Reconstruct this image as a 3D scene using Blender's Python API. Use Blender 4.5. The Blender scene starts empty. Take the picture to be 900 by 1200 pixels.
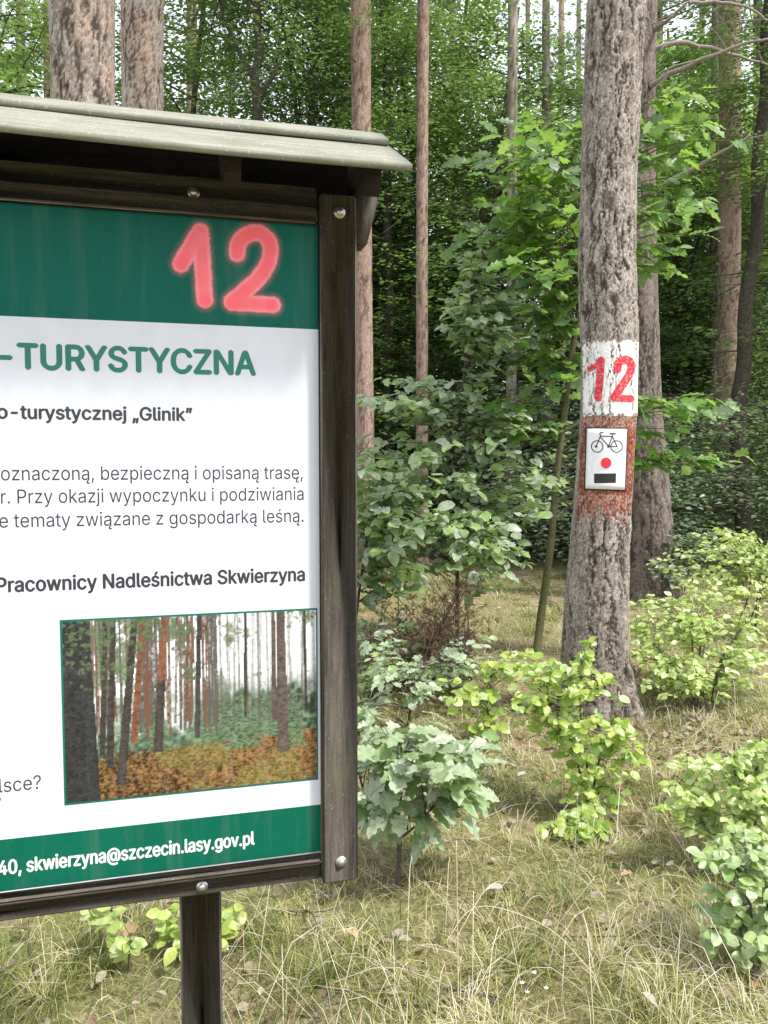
import bpy, math, os, random
import numpy as np
from mathutils import Matrix, Vector, geometry

# ---------------------------------------------------------------- camera, world, sun, exposure
random.seed(7)
rng = np.random.default_rng(7)
SC = bpy.context.scene
COL = SC.collection
EYE = np.array([0.0, 0.0, 1.6])
PITCH = math.radians(3.55)
FPX = 936.0
cam_d = bpy.data.cameras.new('camera')
cam_d.sensor_fit = 'VERTICAL'; cam_d.sensor_height = 36; cam_d.sensor_width = 36
cam_d.lens = FPX / 1200 * 36
cam_d.clip_start = 0.05; cam_d.clip_end = 600
cam = bpy.data.objects.new('camera', cam_d); COL.objects.link(cam)
cam.location = EYE; cam.rotation_euler = (math.pi / 2 - PITCH, 0, 0)
SC.camera = cam

SUN_EL, SUN_AZ = math.radians(57), math.radians(118)     # azimuth clockwise from +Y
world = bpy.data.worlds.new('World'); SC.world = world; world.use_nodes = True
wn = world.node_tree.nodes; wl = world.node_tree.links
sky = wn.new('ShaderNodeTexSky'); sky.sky_type = 'NISHITA'; sky.sun_disc = False
sky.sun_elevation = SUN_EL; sky.sun_rotation = SUN_AZ; sky.dust_density = 4.0; sky.air_density = 1.0
wmix = wn.new('ShaderNodeMix'); wmix.data_type = 'RGBA'; wmix.inputs[0].default_value = 0.72
wmix.inputs[7].default_value = (10.5, 10.9, 11.6, 1)      # veil of bright overcast
wl.new(sky.outputs[0], wmix.inputs[6]); wl.new(wmix.outputs[2], wn['Background'].inputs[0])
wn['Background'].inputs[1].default_value = 0.11
sun_d = bpy.data.lights.new('sun', 'SUN'); sun_d.energy = 3.4; sun_d.angle = math.radians(7); sun_d.color = (1.0, 0.96, 0.9)
sun = bpy.data.objects.new('sun', sun_d); COL.objects.link(sun)
sd = Vector((math.sin(SUN_AZ) * math.cos(SUN_EL), math.cos(SUN_AZ) * math.cos(SUN_EL), math.sin(SUN_EL)))
sun.rotation_euler = sd.to_track_quat('Z', 'Y').to_euler()
SC.view_settings.view_transform = 'Standard'; SC.view_settings.look = 'None'
SC.view_settings.exposure = 0.75; SC.view_settings.gamma = 1.0
SC.cycles.max_bounces = 6; SC.cycles.transparent_max_bounces = 4
SC.cycles.use_denoising = True

# ---------------------------------------------------------------- projection helpers (photo pixels <-> place)
FW = np.array([0, math.cos(PITCH), -math.sin(PITCH)]); UP = np.array([0, math.sin(PITCH), math.cos(PITCH)])
def ray(px, py):
    return FW * FPX + np.array([1, 0, 0]) * (px - 450) + UP * (600 - py)
def pt(px, py, Y):
    d = ray(px, py); return EYE + d * (Y / d[1])
def gnd(px, py):
    d = ray(px, py); return EYE + d * (-EYE[2] / d[2])
def proj(P):
    Q = np.asarray(P) - EYE; f = Q @ FW
    return 450 + FPX * Q[..., 0] / f, 600 - FPX * (Q @ UP) / f

# ---------------------------------------------------------------- numeric noise
def _h(ix, iy, k=0):
    v = np.sin(ix * 127.1 + iy * 311.7 + k * 74.7) * 43758.5453
    return v - np.floor(v)
def vnoise(x, y, k=0, per=None):
    ix, iy = np.floor(x), np.floor(y); fx, fy = x - ix, y - iy
    fx = fx * fx * (3 - 2 * fx); fy = fy * fy * (3 - 2 * fy)
    w = (lambda a: np.mod(a, per)) if per else (lambda a: a)
    a, b, c, d = _h(w(ix), iy, k), _h(w(ix + 1), iy, k), _h(w(ix), iy + 1, k), _h(w(ix + 1), iy + 1, k)
    return (a * (1 - fx) + b * fx) * (1 - fy) + (c * (1 - fx) + d * fx) * fy
def fbm(x, y, k=0, o=4):
    s, a, t = 0, 0.5, 0
    for i in range(o):
        s = s + a * vnoise(x * 2 ** i, y * 2 ** i, k + i * 3); t += a; a *= 0.5
    return s / t
def worley(x, y, per, k=0, jit=0.9):
    """distance to the border between the nearest two cells, and the nearest cell's id; periodic in x"""
    ix, iy = np.floor(x), np.floor(y)
    f1 = np.full(x.shape, 9.0); f2 = f1.copy(); cid = np.zeros(x.shape)
    for dx in (-1, 0, 1):
        for dy in (-1, 0, 1):
            cx, cy = ix + dx, iy + dy; wx = np.mod(cx, per)
            px = cx + 0.5 + jit * (_h(wx, cy, k) - 0.5); py = cy + 0.5 + jit * (_h(wx, cy, k + 5) - 0.5)
            d = np.hypot(px - x, py - y); n = _h(wx, cy, k + 9)
            c = d < f1
            f2 = np.where(c, f1, np.minimum(f2, d)); cid = np.where(c, n, cid); f1 = np.where(c, d, f1)
    return f2 - f1, cid
def sstep(a, b, x):
    t = np.clip((x - a) / (b - a), 0, 1); return t * t * (3 - 2 * t)
def seg_dist(X, Y, pts):
    D = np.full(np.shape(X), 1e9)
    for (ax, ay), (bx, by) in zip(pts[:-1], pts[1:]):
        vx, vy = bx - ax, by - ay; t = np.clip(((X - ax) * vx + (Y - ay) * vy) / (vx * vx + vy * vy + 1e-12), 0, 1)
        D = np.minimum(D, np.hypot(X - ax - t * vx, Y - ay - t * vy))
    return D
def mixc(a, b, t):
    a, b = np.asarray(a, float), np.asarray(b, float); t = np.asarray(t)[..., None]; return a * (1 - t) + b * t

# ---------------------------------------------------------------- ground height
def gz(x, y):
    x = np.asarray(x, float); y = np.asarray(y, float)
    return 0.05 * (vnoise(x * 0.6 + 31, y * 0.6 + 17, 2) - 0.5) + 0.02 * (vnoise(x * 2.3 + 3, y * 2.3 + 9, 4) - 0.5)

# ---------------------------------------------------------------- mesh building
class MB:
    def __init__(s): s.V = []; s.F = []; s.n = 0
    def add(s, V, *F):
        V = np.asarray(V, float).reshape(-1, 3); s.V.append(V)
        for f in F:
            f = np.asarray(f, int)
            if f.size: s.F.append(f + s.n)
        s.n += len(V); return s
    def mesh(s, name, mat, smooth=True, col=None):
        V = np.concatenate(s.V); me = bpy.data.meshes.new(name)
        me.vertices.add(len(V)); me.vertices.foreach_set('co', V.astype(np.float32).ravel())
        li = np.concatenate([f.ravel() for f in s.F]); tot = np.concatenate([np.full(len(f), f.shape[1]) for f in s.F])
        st = np.concatenate([[0], np.cumsum(tot)[:-1]])
        me.loops.add(len(li)); me.loops.foreach_set('vertex_index', li.astype(np.int32))
        me.polygons.add(len(tot)); me.polygons.foreach_set('loop_start', st.astype(np.int32))
        me.update(calc_edges=True); me.validate()
        if smooth: me.polygons.foreach_set('use_smooth', np.ones(len(me.polygons), bool))
        for m in (mat if isinstance(mat, (list, tuple)) else [mat]): me.materials.append(m)
        if col is not None:
            c4 = np.ones((len(V), 4), np.float32); c4[:, :3] = col
            at = me.color_attributes.new('Col', 'FLOAT_COLOR', 'POINT'); at.data.foreach_set('color', c4.ravel())
        return me
def link(name, me, parent=None, loc=None):
    o = bpy.data.objects.new(name, me); COL.objects.link(o)
    if parent is not None: o.parent = parent
    if loc is not None: o.location = loc
    return o
def tag(o, label=None, cat=None, group=None, kind=None):
    if label: o['label'] = label
    if cat: o['category'] = cat
    if group: o['group'] = group
    if kind: o['kind'] = kind
    return o
def thing(name, label, cat, loc=(0, 0, 0), group=None):
    return tag(link(name, None, loc=loc), label, cat, group)
def grid_faces(nr, nc, wrap=False):
    r = np.arange(nr - 1)[:, None]; c = np.arange(nc if wrap else nc - 1)[None]
    c2 = (c + 1) % nc
    return np.stack([r * nc + c, r * nc + c2, (r + 1) * nc + c2, (r + 1) * nc + c], -1).reshape(-1, 4)
def tube(mb, P, R, n=6, cap=True):
    P = np.asarray(P, float); R = np.broadcast_to(np.asarray(R, float), (len(P),))
    T = np.gradient(P, axis=0); T /= np.linalg.norm(T, axis=1)[:, None] + 1e-12
    ref = np.array([0, 0, 1.0]) if abs(T[0, 2]) < 0.8 else np.array([1.0, 0, 0])
    A = np.cross(T, ref); A /= np.linalg.norm(A, axis=1)[:, None] + 1e-12; B = np.cross(T, A)
    a = np.linspace(0, 2 * np.pi, n, endpoint=False)
    V = P[:, None] + R[:, None, None] * (np.cos(a)[None, :, None] * A[:, None] + np.sin(a)[None, :, None] * B[:, None])
    F = grid_faces(len(P), n, True)
    mb.add(V, F)
    if cap:
        k = (len(P) - 1) * n
        mb.F.append(np.array([[k + i for i in range(n)]]) + mb.n - len(P) * n)
def curve_pts(ctrl, n):
    """smooth polyline through control points (Catmull-Rom)"""
    C = np.asarray(ctrl, float)
    if len(C) < 3:
        t = np.linspace(0, 1, n)[:, None]; return C[0] * (1 - t) + C[-1] * t
    C = np.vstack([2 * C[0] - C[1], C, 2 * C[-1] - C[-2]]); m = len(C) - 3
    t = np.linspace(0, m - 1e-6, n); i = t.astype(int); u = (t - i)[:, None]
    p0, p1, p2, p3 = C[i], C[i + 1], C[i + 2], C[i + 3]
    return 0.5 * (2 * p1 + (p2 - p0) * u + (2 * p0 - 5 * p1 + 4 * p2 - p3) * u ** 2 + (3 * p1 - p0 - 3 * p2 + p3) * u ** 3)
def bevbox(mb, c, ax, h, b):
    """bevelled box: centre, three axes, half sizes, bevel"""
    c = np.asarray(c, float); ax = np.asarray(ax, float); h = np.asarray(h, float)
    V = []; idx = {}
    for sx in (-1, 1):
        for sy in (-1, 1):
            for sz in (-1, 1):
                for k in range(3):
                    q = np.array([sx, sy, sz]) * (h - b); q[k] += (sx, sy, sz)[k] * b
                    idx[(sx, sy, sz, k)] = len(V); V.append(c + q @ ax)
    F4 = []; F3 = []
    S = (-1, 1)
    for s in S:
        F4.append([idx[(s, a, d, 0)] for a, d in ((-1, -1), (1, -1), (1, 1), (-1, 1))][::s])
        F4.append([idx[(a, s, d, 1)] for a, d in ((-1, -1), (-1, 1), (1, 1), (1, -1))][::s])
        F4.append([idx[(a, d, s, 2)] for a, d in ((-1, -1), (1, -1), (1, 1), (-1, 1))][::s])
    for a in S:
        for d in S:
            F4.append([idx[(a, d, -1, 0)], idx[(a, d, 1, 0)], idx[(a, d, 1, 1)], idx[(a, d, -1, 1)]][::a * d])
            F4.append([idx[(a, -1, d, 0)], idx[(a, 1, d, 0)], idx[(a, 1, d, 2)], idx[(a, -1, d, 2)]][::-a * d])
            F4.append([idx[(-1, a, d, 1)], idx[(1, a, d, 1)], idx[(1, a, d, 2)], idx[(-1, a, d, 2)]][::a * d])
            for e in S:
                F3.append([idx[(a, d, e, k)] for k in range(3)][::a * d * e])
    mb.add(V, F4, F3)

# ---------------------------------------------------------------- materials
def nmat(name):
    m = bpy.data.materials.new(name); m.use_nodes = True
    return m, m.node_tree.nodes, m.node_tree.links, m.node_tree.nodes['Principled BSDF']
def ramp(N, stops):
    r = N.new('ShaderNodeValToRGB'); e = r.color_ramp.elements
    while len(e) < len(stops): e.new(0.5)
    for k, (p, c) in enumerate(stops): e[k].position = p; e[k].color = (*c, 1)
    return r
def noise(N, L, scale, detail=4, vec=None, rough=0.6):
    n = N.new('ShaderNodeTexNoise'); n.inputs['Scale'].default_value = scale; n.inputs['Detail'].default_value = detail
    n.inputs['Roughness'].default_value = rough
    if vec is not None: L.new(vec, n.inputs['Vector'])
    return n
def mapping(N, L, sc, src='Object', rot=(0, 0, 0)):
    t = N.new('ShaderNodeTexCoord'); mp = N.new('ShaderNodeMapping'); mp.inputs['Scale'].default_value = sc
    mp.inputs['Rotation'].default_value = rot
    L.new(t.outputs[src], mp.inputs['Vector']); return mp.outputs[0]
def mixn(N, L, a, b, fac, mode='MIX'):
    m = N.new('ShaderNodeMix'); m.data_type = 'RGBA'; m.blend_type = mode
    for s, v in ((0, fac), (6, a), (7, b)):
        if isinstance(v, (int, float)): m.inputs[s].default_value = v
        elif isinstance(v, tuple): m.inputs[s].default_value = (*v, 1)
        else: L.new(v, m.inputs[s])
    return m.outputs[2]
def leaf_mat(name, cols, trans=0.35, rough=0.42, spec=0.5, back=1.25, tint=(0.5, 0.7, 0.15), spots=0.0, patchy=0.0):
    m, N, L, P = nmat(name)
    g = N.new('ShaderNodeNewGeometry'); oi = N.new('ShaderNodeObjectInfo')
    a = N.new('ShaderNodeMath'); a.operation = 'ADD'; L.new(g.outputs['Random Per Island'], a.inputs[0]); L.new(oi.outputs['Random'], a.inputs[1])
    f = N.new('ShaderNodeMath'); f.operation = 'FRACT'; L.new(a.outputs[0], f.inputs[0])
    n = len(cols); r = ramp(N, [(k / max(1, n - 1), c) for k, c in enumerate(cols)]); L.new(f.outputs[0], r.inputs[0])
    c = r.outputs[0]
    if not patchy:
        gq = N.new('ShaderNodeNewGeometry'); nq = noise(N, L, 45, 3); L.new(gq.outputs['Position'], nq.inputs['Vector']); rq = ramp(N, [(0.3, (0.72,) * 3), (0.7, (1.25,) * 3)]); L.new(nq.outputs[0], rq.inputs[0]); c = mixn(N, L, c, rq.outputs[0], 1.0, 'MULTIPLY')
    if patchy:
        nz = noise(N, L, 0.8, 2); gp = N.new('ShaderNodeNewGeometry'); L.new(gp.outputs['Position'], nz.inputs['Vector'])
        rr = ramp(N, [(0.38, (1 - patchy,) * 3), (0.65, (1 + patchy,) * 3)]); L.new(nz.outputs[0], rr.inputs[0])
        c = mixn(N, L, c, rr.outputs[0], 1.0, 'MULTIPLY')
    if spots:
        nz = noise(N, L, 55, 3, mapping(N, L, (1, 1, 1), 'Generated')); rr = ramp(N, [(0.6, (0, 0, 0)), (0.72, (1, 1, 1))]); L.new(nz.outputs[0], rr.inputs[0])
        k = N.new('ShaderNodeMath'); k.operation = 'MULTIPLY'; L.new(rr.outputs[0], k.inputs[0]); k.inputs[1].default_value = spots
        c = mixn(N, L, c, (0.22, 0.15, 0.06), k.outputs[0])
    cb = mixn(N, L, c, (back, back, back * 1.05), 1.0, 'MULTIPLY')
    c2 = mixn(N, L, c, cb, g.outputs['Backfacing'])
    L.new(c2, P.inputs['Base Color']); P.inputs['Roughness'].default_value = rough
    P.inputs['Specular IOR Level'].default_value = spec
    tr = N.new('ShaderNodeBsdfTranslucent'); ct = mixn(N, L, c, tint, 0.22 if patchy else 0.3); hs = N.new('ShaderNodeHueSaturation'); hs.inputs['Value'].default_value = 1.5; hs.inputs['Saturation'].default_value = 0.95 if patchy else 1.05
    L.new(ct, hs.inputs['Color']); L.new(hs.outputs[0], tr.inputs[0])
    ms = N.new('ShaderNodeMixShader'); ms.inputs[0].default_value = trans
    L.new(P.outputs[0], ms.inputs[1]); L.new(tr.outputs[0], ms.inputs[2]); L.new(ms.outputs[0], N['Material Output'].inputs[0])
    return m
def vcol_mat(name, rough=0.9, spec=0.25, nscale=60, namt=0.35, bump=0.4, bdist=0.004):
    m, N, L, P = nmat(name)
    at = N.new('ShaderNodeAttribute'); at.attribute_name = 'Col'
    co = mapping(N, L, (1, 1, 0.5))
    n1 = noise(N, L, nscale, 6, co); rr = ramp(N, [(0.3, (1 - namt,) * 3), (0.7, (1 + namt,) * 3)]); L.new(n1.outputs[0], rr.inputs[0])
    L.new(mixn(N, L, at.outputs['Color'], rr.outputs[0], 1.0, 'MULTIPLY'), P.inputs['Base Color'])
    P.inputs['Roughness'].default_value = rough; P.inputs['Specular IOR Level'].default_value = spec
    if bump:
        b = N.new('ShaderNodeBump'); b.inputs['Strength'].default_value = bump; b.inputs['Distance'].default_value = bdist
        L.new(n1.outputs[0], b.inputs['Height']); L.new(b.outputs[0], P.inputs['Normal'])
    else:
        nd = noise(N, L, 130, 3, mapping(N, L, (1, 1, 1))); rd = ramp(N, [(0.7, (0, 0, 0)), (0.77, (0.35, 0.35, 0.35))]); L.new(nd.outputs[0], rd.inputs[0])
        ns = noise(N, L, 2.0, 5, mapping(N, L, (14, 14, 1.2))); rs = ramp(N, [(0.5, (0, 0, 0)), (0.75, (0.07, 0.07, 0.07))]); L.new(ns.outputs[0], rs.inputs[0])
        src = P.inputs['Base Color'].links[0].from_socket; c = mixn(N, L, src, (0.35, 0.32, 0.25), rd.outputs[0]); L.new(mixn(N, L, c, (0.45, 0.46, 0.4), rs.outputs[0]), P.inputs['Base Color'])
    return m
def plain_mat(name, col, rough=0.6, spec=0.4, metal=0.0, var=0.12, scale=30, bump=0.0):
    m, N, L, P = nmat(name)
    n1 = noise(N, L, scale, 5, mapping(N, L, (1, 1, 1))); rr = ramp(N, [(0.3, tuple(v * (1 - var) for v in col)), (0.7, tuple(v * (1 + var) for v in col))])
    L.new(n1.outputs[0], rr.inputs[0]); L.new(rr.outputs[0], P.inputs['Base Color'])
    P.inputs['Roughness'].default_value = rough; P.inputs['Specular IOR Level'].default_value = spec; P.inputs['Metallic'].default_value = metal
    if bump:
        b = N.new('ShaderNodeBump'); b.inputs['Strength'].default_value = bump; b.inputs['Distance'].default_value = 0.002
        L.new(n1.outputs[0], b.inputs['Height']); L.new(b.outputs[0], P.inputs['Normal'])
    return m
def wood_mat(name, dark, light, algae=0.3, sc=(60, 60, 3), rough=0.88, algae_col=(0.075, 0.085, 0.03)):
    """weathered stained timber, grain running along local z of the 'Generated-like' object space given by sc"""
    m, N, L, P = nmat(name)
    co = mapping(N, L, sc)
    n1 = noise(N, L, 1.0, 8, co, 0.65); r1 = ramp(N, [(0.32, dark), (0.72, light)]); L.new(n1.outputs[0], r1.inputs[0])
    n2 = noise(N, L, 9, 5, mapping(N, L, (1, 1, 1))); r2 = ramp(N, [(0.5, (0, 0, 0)), (0.75, (algae,) * 3)]); L.new(n2.outputs[0], r2.inputs[0])
    c = mixn(N, L, r1.outputs[0], algae_col, r2.outputs[0])
    n3 = noise(N, L, 170, 5, mapping(N, L, (1, 1, 1))); r3 = ramp(N, [(0.6, (0, 0, 0)), (0.74, (0.45, 0.45, 0.45))]); L.new(n3.outputs[0], r3.inputs[0])
    c = mixn(N, L, c, tuple(min(1, v * 2.6 + 0.03) for v in light), r3.outputs[0])
    L.new(c, P.inputs['Base Color']); P.inputs['Roughness'].default_value = rough; P.inputs['Specular IOR Level'].default_value = 0.35
    b = N.new('ShaderNodeBump'); b.inputs['Strength'].default_value = 0.5; b.inputs['Distance'].default_value = 0.0015
    L.new(n1.outputs[0], b.inputs['Height']); L.new(b.outputs[0], P.inputs['Normal'])
    return m

M_BARK = vcol_mat('pine_bark', nscale=150, namt=0.5, bump=0.8, bdist=0.003)
M_PAINT = vcol_mat('tree_paint', rough=0.6, nscale=120, namt=0.12, bump=0.3, bdist=0.002)
M_PRINT = vcol_mat('printed_panel', rough=0.35, spec=0.12, nscale=25, namt=0.03, bump=0.0)
M_OAKF = leaf_mat('seedling_oak_leaf', [(0.24, 0.32, 0.18), (0.36, 0.42, 0.3), (0.15, 0.26, 0.07), (0.44, 0.49, 0.38), (0.3, 0.38, 0.22)], trans=0.22, rough=0.42, spec=0.6, spots=0.5)
M_OAK = leaf_mat('young_oak_leaf', [(0.08, 0.18, 0.035), (0.11, 0.25, 0.04), (0.09, 0.16, 0.08), (0.17, 0.32, 0.05), (0.16, 0.22, 0.15)], trans=0.4, rough=0.45, spec=0.45, spots=0.35)
M_HAZEL = leaf_mat('sapling_leaf', [(0.25, 0.33, 0.2), (0.43, 0.48, 0.39), (0.17, 0.26, 0.11), (0.27, 0.4, 0.13), (0.36, 0.43, 0.32)], trans=0.33, rough=0.38, spec=0.8, spots=0.3)
M_YEL = leaf_mat('yellow_green_leaf', [(0.3, 0.4, 0.07), (0.4, 0.47, 0.12), (0.2, 0.34, 0.06), (0.48, 0.5, 0.16), (0.3, 0.42, 0.14), (0.42, 0.48, 0.26)], trans=0.36, rough=0.4, spec=0.6, spots=0.15)
M_PALE = leaf_mat('pale_shrub_leaf', [(0.34, 0.42, 0.14), (0.44, 0.52, 0.18), (0.27, 0.38, 0.09), (0.5, 0.55, 0.28), (0.4, 0.47, 0.22)], trans=0.35, rough=0.38, spec=0.7)
M_BLUE = leaf_mat('blue_green_leaf', [(0.26, 0.34, 0.16), (0.34, 0.41, 0.23), (0.19, 0.31, 0.09), (0.42, 0.47, 0.31), (0.3, 0.4, 0.1)], trans=0.25, rough=0.42, spec=0.5)
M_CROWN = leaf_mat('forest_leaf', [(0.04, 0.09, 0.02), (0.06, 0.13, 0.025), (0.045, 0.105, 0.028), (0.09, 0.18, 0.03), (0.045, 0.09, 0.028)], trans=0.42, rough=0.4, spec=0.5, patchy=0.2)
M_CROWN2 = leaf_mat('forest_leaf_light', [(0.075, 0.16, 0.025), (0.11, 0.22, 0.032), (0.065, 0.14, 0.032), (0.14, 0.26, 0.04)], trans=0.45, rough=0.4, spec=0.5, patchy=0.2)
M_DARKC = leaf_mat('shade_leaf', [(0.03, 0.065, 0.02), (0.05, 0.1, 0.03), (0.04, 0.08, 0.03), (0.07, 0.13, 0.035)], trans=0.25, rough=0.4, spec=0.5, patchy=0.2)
M_UNDER = leaf_mat('undergrowth_leaf', [(0.1, 0.15, 0.08), (0.18, 0.24, 0.16), (0.07, 0.12, 0.05), (0.28, 0.33, 0.25)], trans=0.25, rough=0.36, spec=0.7)
M_NEEDLE = leaf_mat('pine_needle', [(0.04, 0.09, 0.03), (0.06, 0.12, 0.035), (0.05, 0.1, 0.045)], trans=0.15, rough=0.5, spec=0.3)
M_DEADN = leaf_mat('dead_needle', [(0.12, 0.062, 0.035), (0.18, 0.1, 0.055), (0.1, 0.055, 0.03), (0.13, 0.12, 0.06)], trans=0.15, rough=0.8, spec=0.2, tint=(0.25, 0.13, 0.06))
M_DEADLEAF = leaf_mat('dead_leaf', [(0.12, 0.085, 0.05), (0.25, 0.2, 0.13), (0.34, 0.31, 0.25), (0.18, 0.11, 0.06), (0.3, 0.26, 0.19)], trans=0.1, rough=0.8, spec=0.2, tint=(0.4, 0.25, 0.1))
M_TWIG = plain_mat('twig_bark', (0.09, 0.075, 0.06), 0.85, 0.2, var=0.4, scale=80)
M_GTWIG = plain_mat('green_stem_bark', (0.11, 0.11, 0.05), 0.8, 0.25, var=0.35, scale=40)
M_DTRUNK = plain_mat('dark_trunk_bark', (0.065, 0.058, 0.045), 0.9, 0.2, var=0.5, scale=25, bump=0.8)
M_STRAW = plain_mat('dry_straw', (0.58, 0.52, 0.4), 0.7, 0.3, var=0.2, scale=20)

def grass_mat():
    m, N, L, P = nmat('grass_blade')
    g = N.new('ShaderNodeNewGeometry'); nz = noise(N, L, 1.3, 3); L.new(g.outputs['Position'], nz.inputs['Vector'])
    a = N.new('ShaderNodeMath'); a.operation = 'MULTIPLY_ADD'; a.inputs[1].default_value = 2.2; L.new(nz.outputs[0], a.inputs[0])
    s = N.new('ShaderNodeMath'); s.operation = 'SUBTRACT'; L.new(a.outputs[0], s.inputs[0]); s.inputs[1].default_value = 1.12
    sx_ = N.new('ShaderNodeSeparateXYZ'); L.new(g.outputs['Position'], sx_.inputs[0]); mr = N.new('ShaderNodeMapRange'); mr.inputs['From Min'].default_value = -0.7; mr.inputs['From Max'].default_value = 0.3; mr.inputs['To Min'].default_value = -0.3; mr.inputs['To Max'].default_value = 0.0; L.new(sx_.outputs[0], mr.inputs[0])   # mossier turf towards the board, with the board's shade darkened into its colour
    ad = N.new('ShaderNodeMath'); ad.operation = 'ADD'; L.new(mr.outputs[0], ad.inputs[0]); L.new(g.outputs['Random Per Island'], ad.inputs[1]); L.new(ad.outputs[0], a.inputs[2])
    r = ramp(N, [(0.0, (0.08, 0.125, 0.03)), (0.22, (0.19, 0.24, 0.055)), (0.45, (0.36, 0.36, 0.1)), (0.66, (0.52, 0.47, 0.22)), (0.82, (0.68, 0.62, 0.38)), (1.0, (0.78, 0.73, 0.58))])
    L.new(s.outputs[0], r.inputs[0]); L.new(r.outputs[0], P.inputs['Base Color']); P.inputs['Roughness'].default_value = 0.55
    tr = N.new('ShaderNodeBsdfTranslucent'); L.new(r.outputs[0], tr.inputs[0]); ms = N.new('ShaderNodeMixShader'); ms.inputs[0].default_value = 0.4
    L.new(P.outputs[0], ms.inputs[1]); L.new(tr.outputs[0], ms.inputs[2]); L.new(ms.outputs[0], N['Material Output'].inputs[0])
    return m
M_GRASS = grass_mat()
def ground_mat():
    m, N, L, P = nmat('forest_floor')
    co = mapping(N, L, (1, 1, 1)); n1 = noise(N, L, 1.4, 5, co); n2 = noise(N, L, 28, 8, co, 0.7); n3 = noise(N, L, 0.5, 3, co)
    r1 = ramp(N, [(0.32, (0.1, 0.075, 0.045)), (0.5, (0.24, 0.18, 0.1)), (0.68, (0.4, 0.33, 0.22))]); L.new(n2.outputs[0], r1.inputs[0])
    r2 = ramp(N, [(0.3, (0.09, 0.1, 0.035)), (0.7, (0.26, 0.25, 0.1))]); L.new(n2.outputs[0], r2.inputs[0])
    rf = ramp(N, [(0.42, (0, 0, 0)), (0.58, (1, 1, 1))]); L.new(n1.outputs[0], rf.inputs[0])
    L.new(mixn(N, L, r1.outputs[0], r2.outputs[0], rf.outputs[0]), P.inputs['Base Color']); P.inputs['Roughness'].default_value = 0.95
    b = N.new('ShaderNodeBump'); b.inputs['Strength'].default_value = 0.9; b.inputs['Distance'].default_value = 0.02
    L.new(n2.outputs[0], b.inputs['Height']); L.new(b.outputs[0], P.inputs['Normal'])
    return m
M_GROUND = ground_mat()

# ---------------------------------------------------------------- leaf shapes (x along the leaf 0..1, z its upper side)
def leaf_tpl(kind, droop=0.12, fold=0.16, twist=0.0):
    if kind == 'kite':
        V = np.array([[0, 0, 0], [0.45, 0.27, 0.03], [1, 0, -0.08], [0.45, -0.27, 0.03]]); return V, np.array([[0, 2, 1], [0, 3, 2]]), None
    if kind == 'small':
        V = np.array([[0, 0, 0], [0.35, 0.25, .04], [0.75, 0.2, .0], [1, 0, -.1], [0.75, -0.2, .0], [0.35, -0.25, .04], [0.5, 0, -0.02]])
        return V, np.array([[0, 6, 1], [1, 6, 2], [2, 6, 3], [3, 6, 4], [4, 6, 5], [5, 6, 0]]), None
    if kind == 'oval':
        xs = np.array([0, 0.14, 0.34, 0.58, 0.8, 1.0]); w = np.array([0.0, 0.2, 0.33, 0.34, 0.22, 0.0])
    elif kind == 'round':
        xs = np.array([0, 0.12, 0.34, 0.6, 0.84, 1.0]); w = np.array([0.0, 0.26, 0.42, 0.42, 0.27, 0.0])
    elif kind in ('oak', 'oakwide'):
        xs = np.linspace(0, 1, 14); nl, a = (3.6, 0.33) if kind == 'oak' else (3.1, 0.42)
        w = a * np.sin(np.pi * xs ** 0.75) ** 0.8 * (0.55 + 0.5 * (0.5 - 0.5 * np.cos(2 * np.pi * (nl * xs + 0.1))) ** 0.7) * (0.65 + 0.5 * xs); w[0] = 0.012; w[-1] = 0
    mid = np.stack([xs, np.zeros_like(xs), -droop * xs ** 2], 1)
    n = len(xs); xl = xs + (0.035 * np.sin(np.arange(n) * 2.1))
    xr = xs + 0.035 * np.cos(np.arange(n) * 1.7)
    wav = 0.035 * np.sin(np.arange(n) * 1.9)
    Lf = np.stack([xl, w, mid[:, 2] + fold * w + wav * (w > 0) + twist * w], 1)[1:-1]
    Rt = np.stack([xr, -w * 0.95, mid[:, 2] + fold * w - wav * (w > 0) - twist * w], 1)[1:-1]
    V = np.vstack([mid, Lf, Rt]); l0, r0 = n, n + n - 2
    Q = []; T = [[0, 1, l0], [0, r0, 1], [n - 2, n - 1, l0 + n - 3], [n - 2, r0 + n - 3, n - 1]]
    for i in range(n - 3):
        Q.append([1 + i, 2 + i, l0 + i + 1, l0 + i]); Q.append([1 + i, r0 + i, r0 + i + 1, 2 + i])
    return V, np.array(T), np.array(Q)
def cloud(mb, tpl, P, X, Nn, S):
    """batch of leaves: base points, directions, normals, lengths"""
    V, T, Q = tpl; P = np.asarray(P); X = np.asarray(X); Nn = np.asarray(Nn)
    X = X / (np.linalg.norm(X, axis=1)[:, None] + 1e-9)
    Yv = np.cross(Nn, X); Yv /= np.linalg.norm(Yv, axis=1)[:, None] + 1e-9; Z = np.cross(X, Yv)
    S = np.asarray(S)[:, None, None]
    W = P[:, None] + S * (V[None, :, 0:1] * X[:, None] + V[None, :, 1:2] * Yv[:, None] + V[None, :, 2:3] * Z[:, None])
    off = (np.arange(len(P)) * len(V))[:, None, None]
    fs = [(T[None] + off).reshape(-1, 3)]
    if Q is not None: fs.append((Q[None] + off).reshape(-1, 4))
    mb.add(W.reshape(-1, 3), *fs)
def leaf_mesh(kind, mat, **k):
    V, T, Q = leaf_tpl(kind, **k); mb = MB()
    fs = [T] + ([Q] if Q is not None else []); mb.add(V, *fs); return mb.mesh('leaf', mat)
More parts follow.
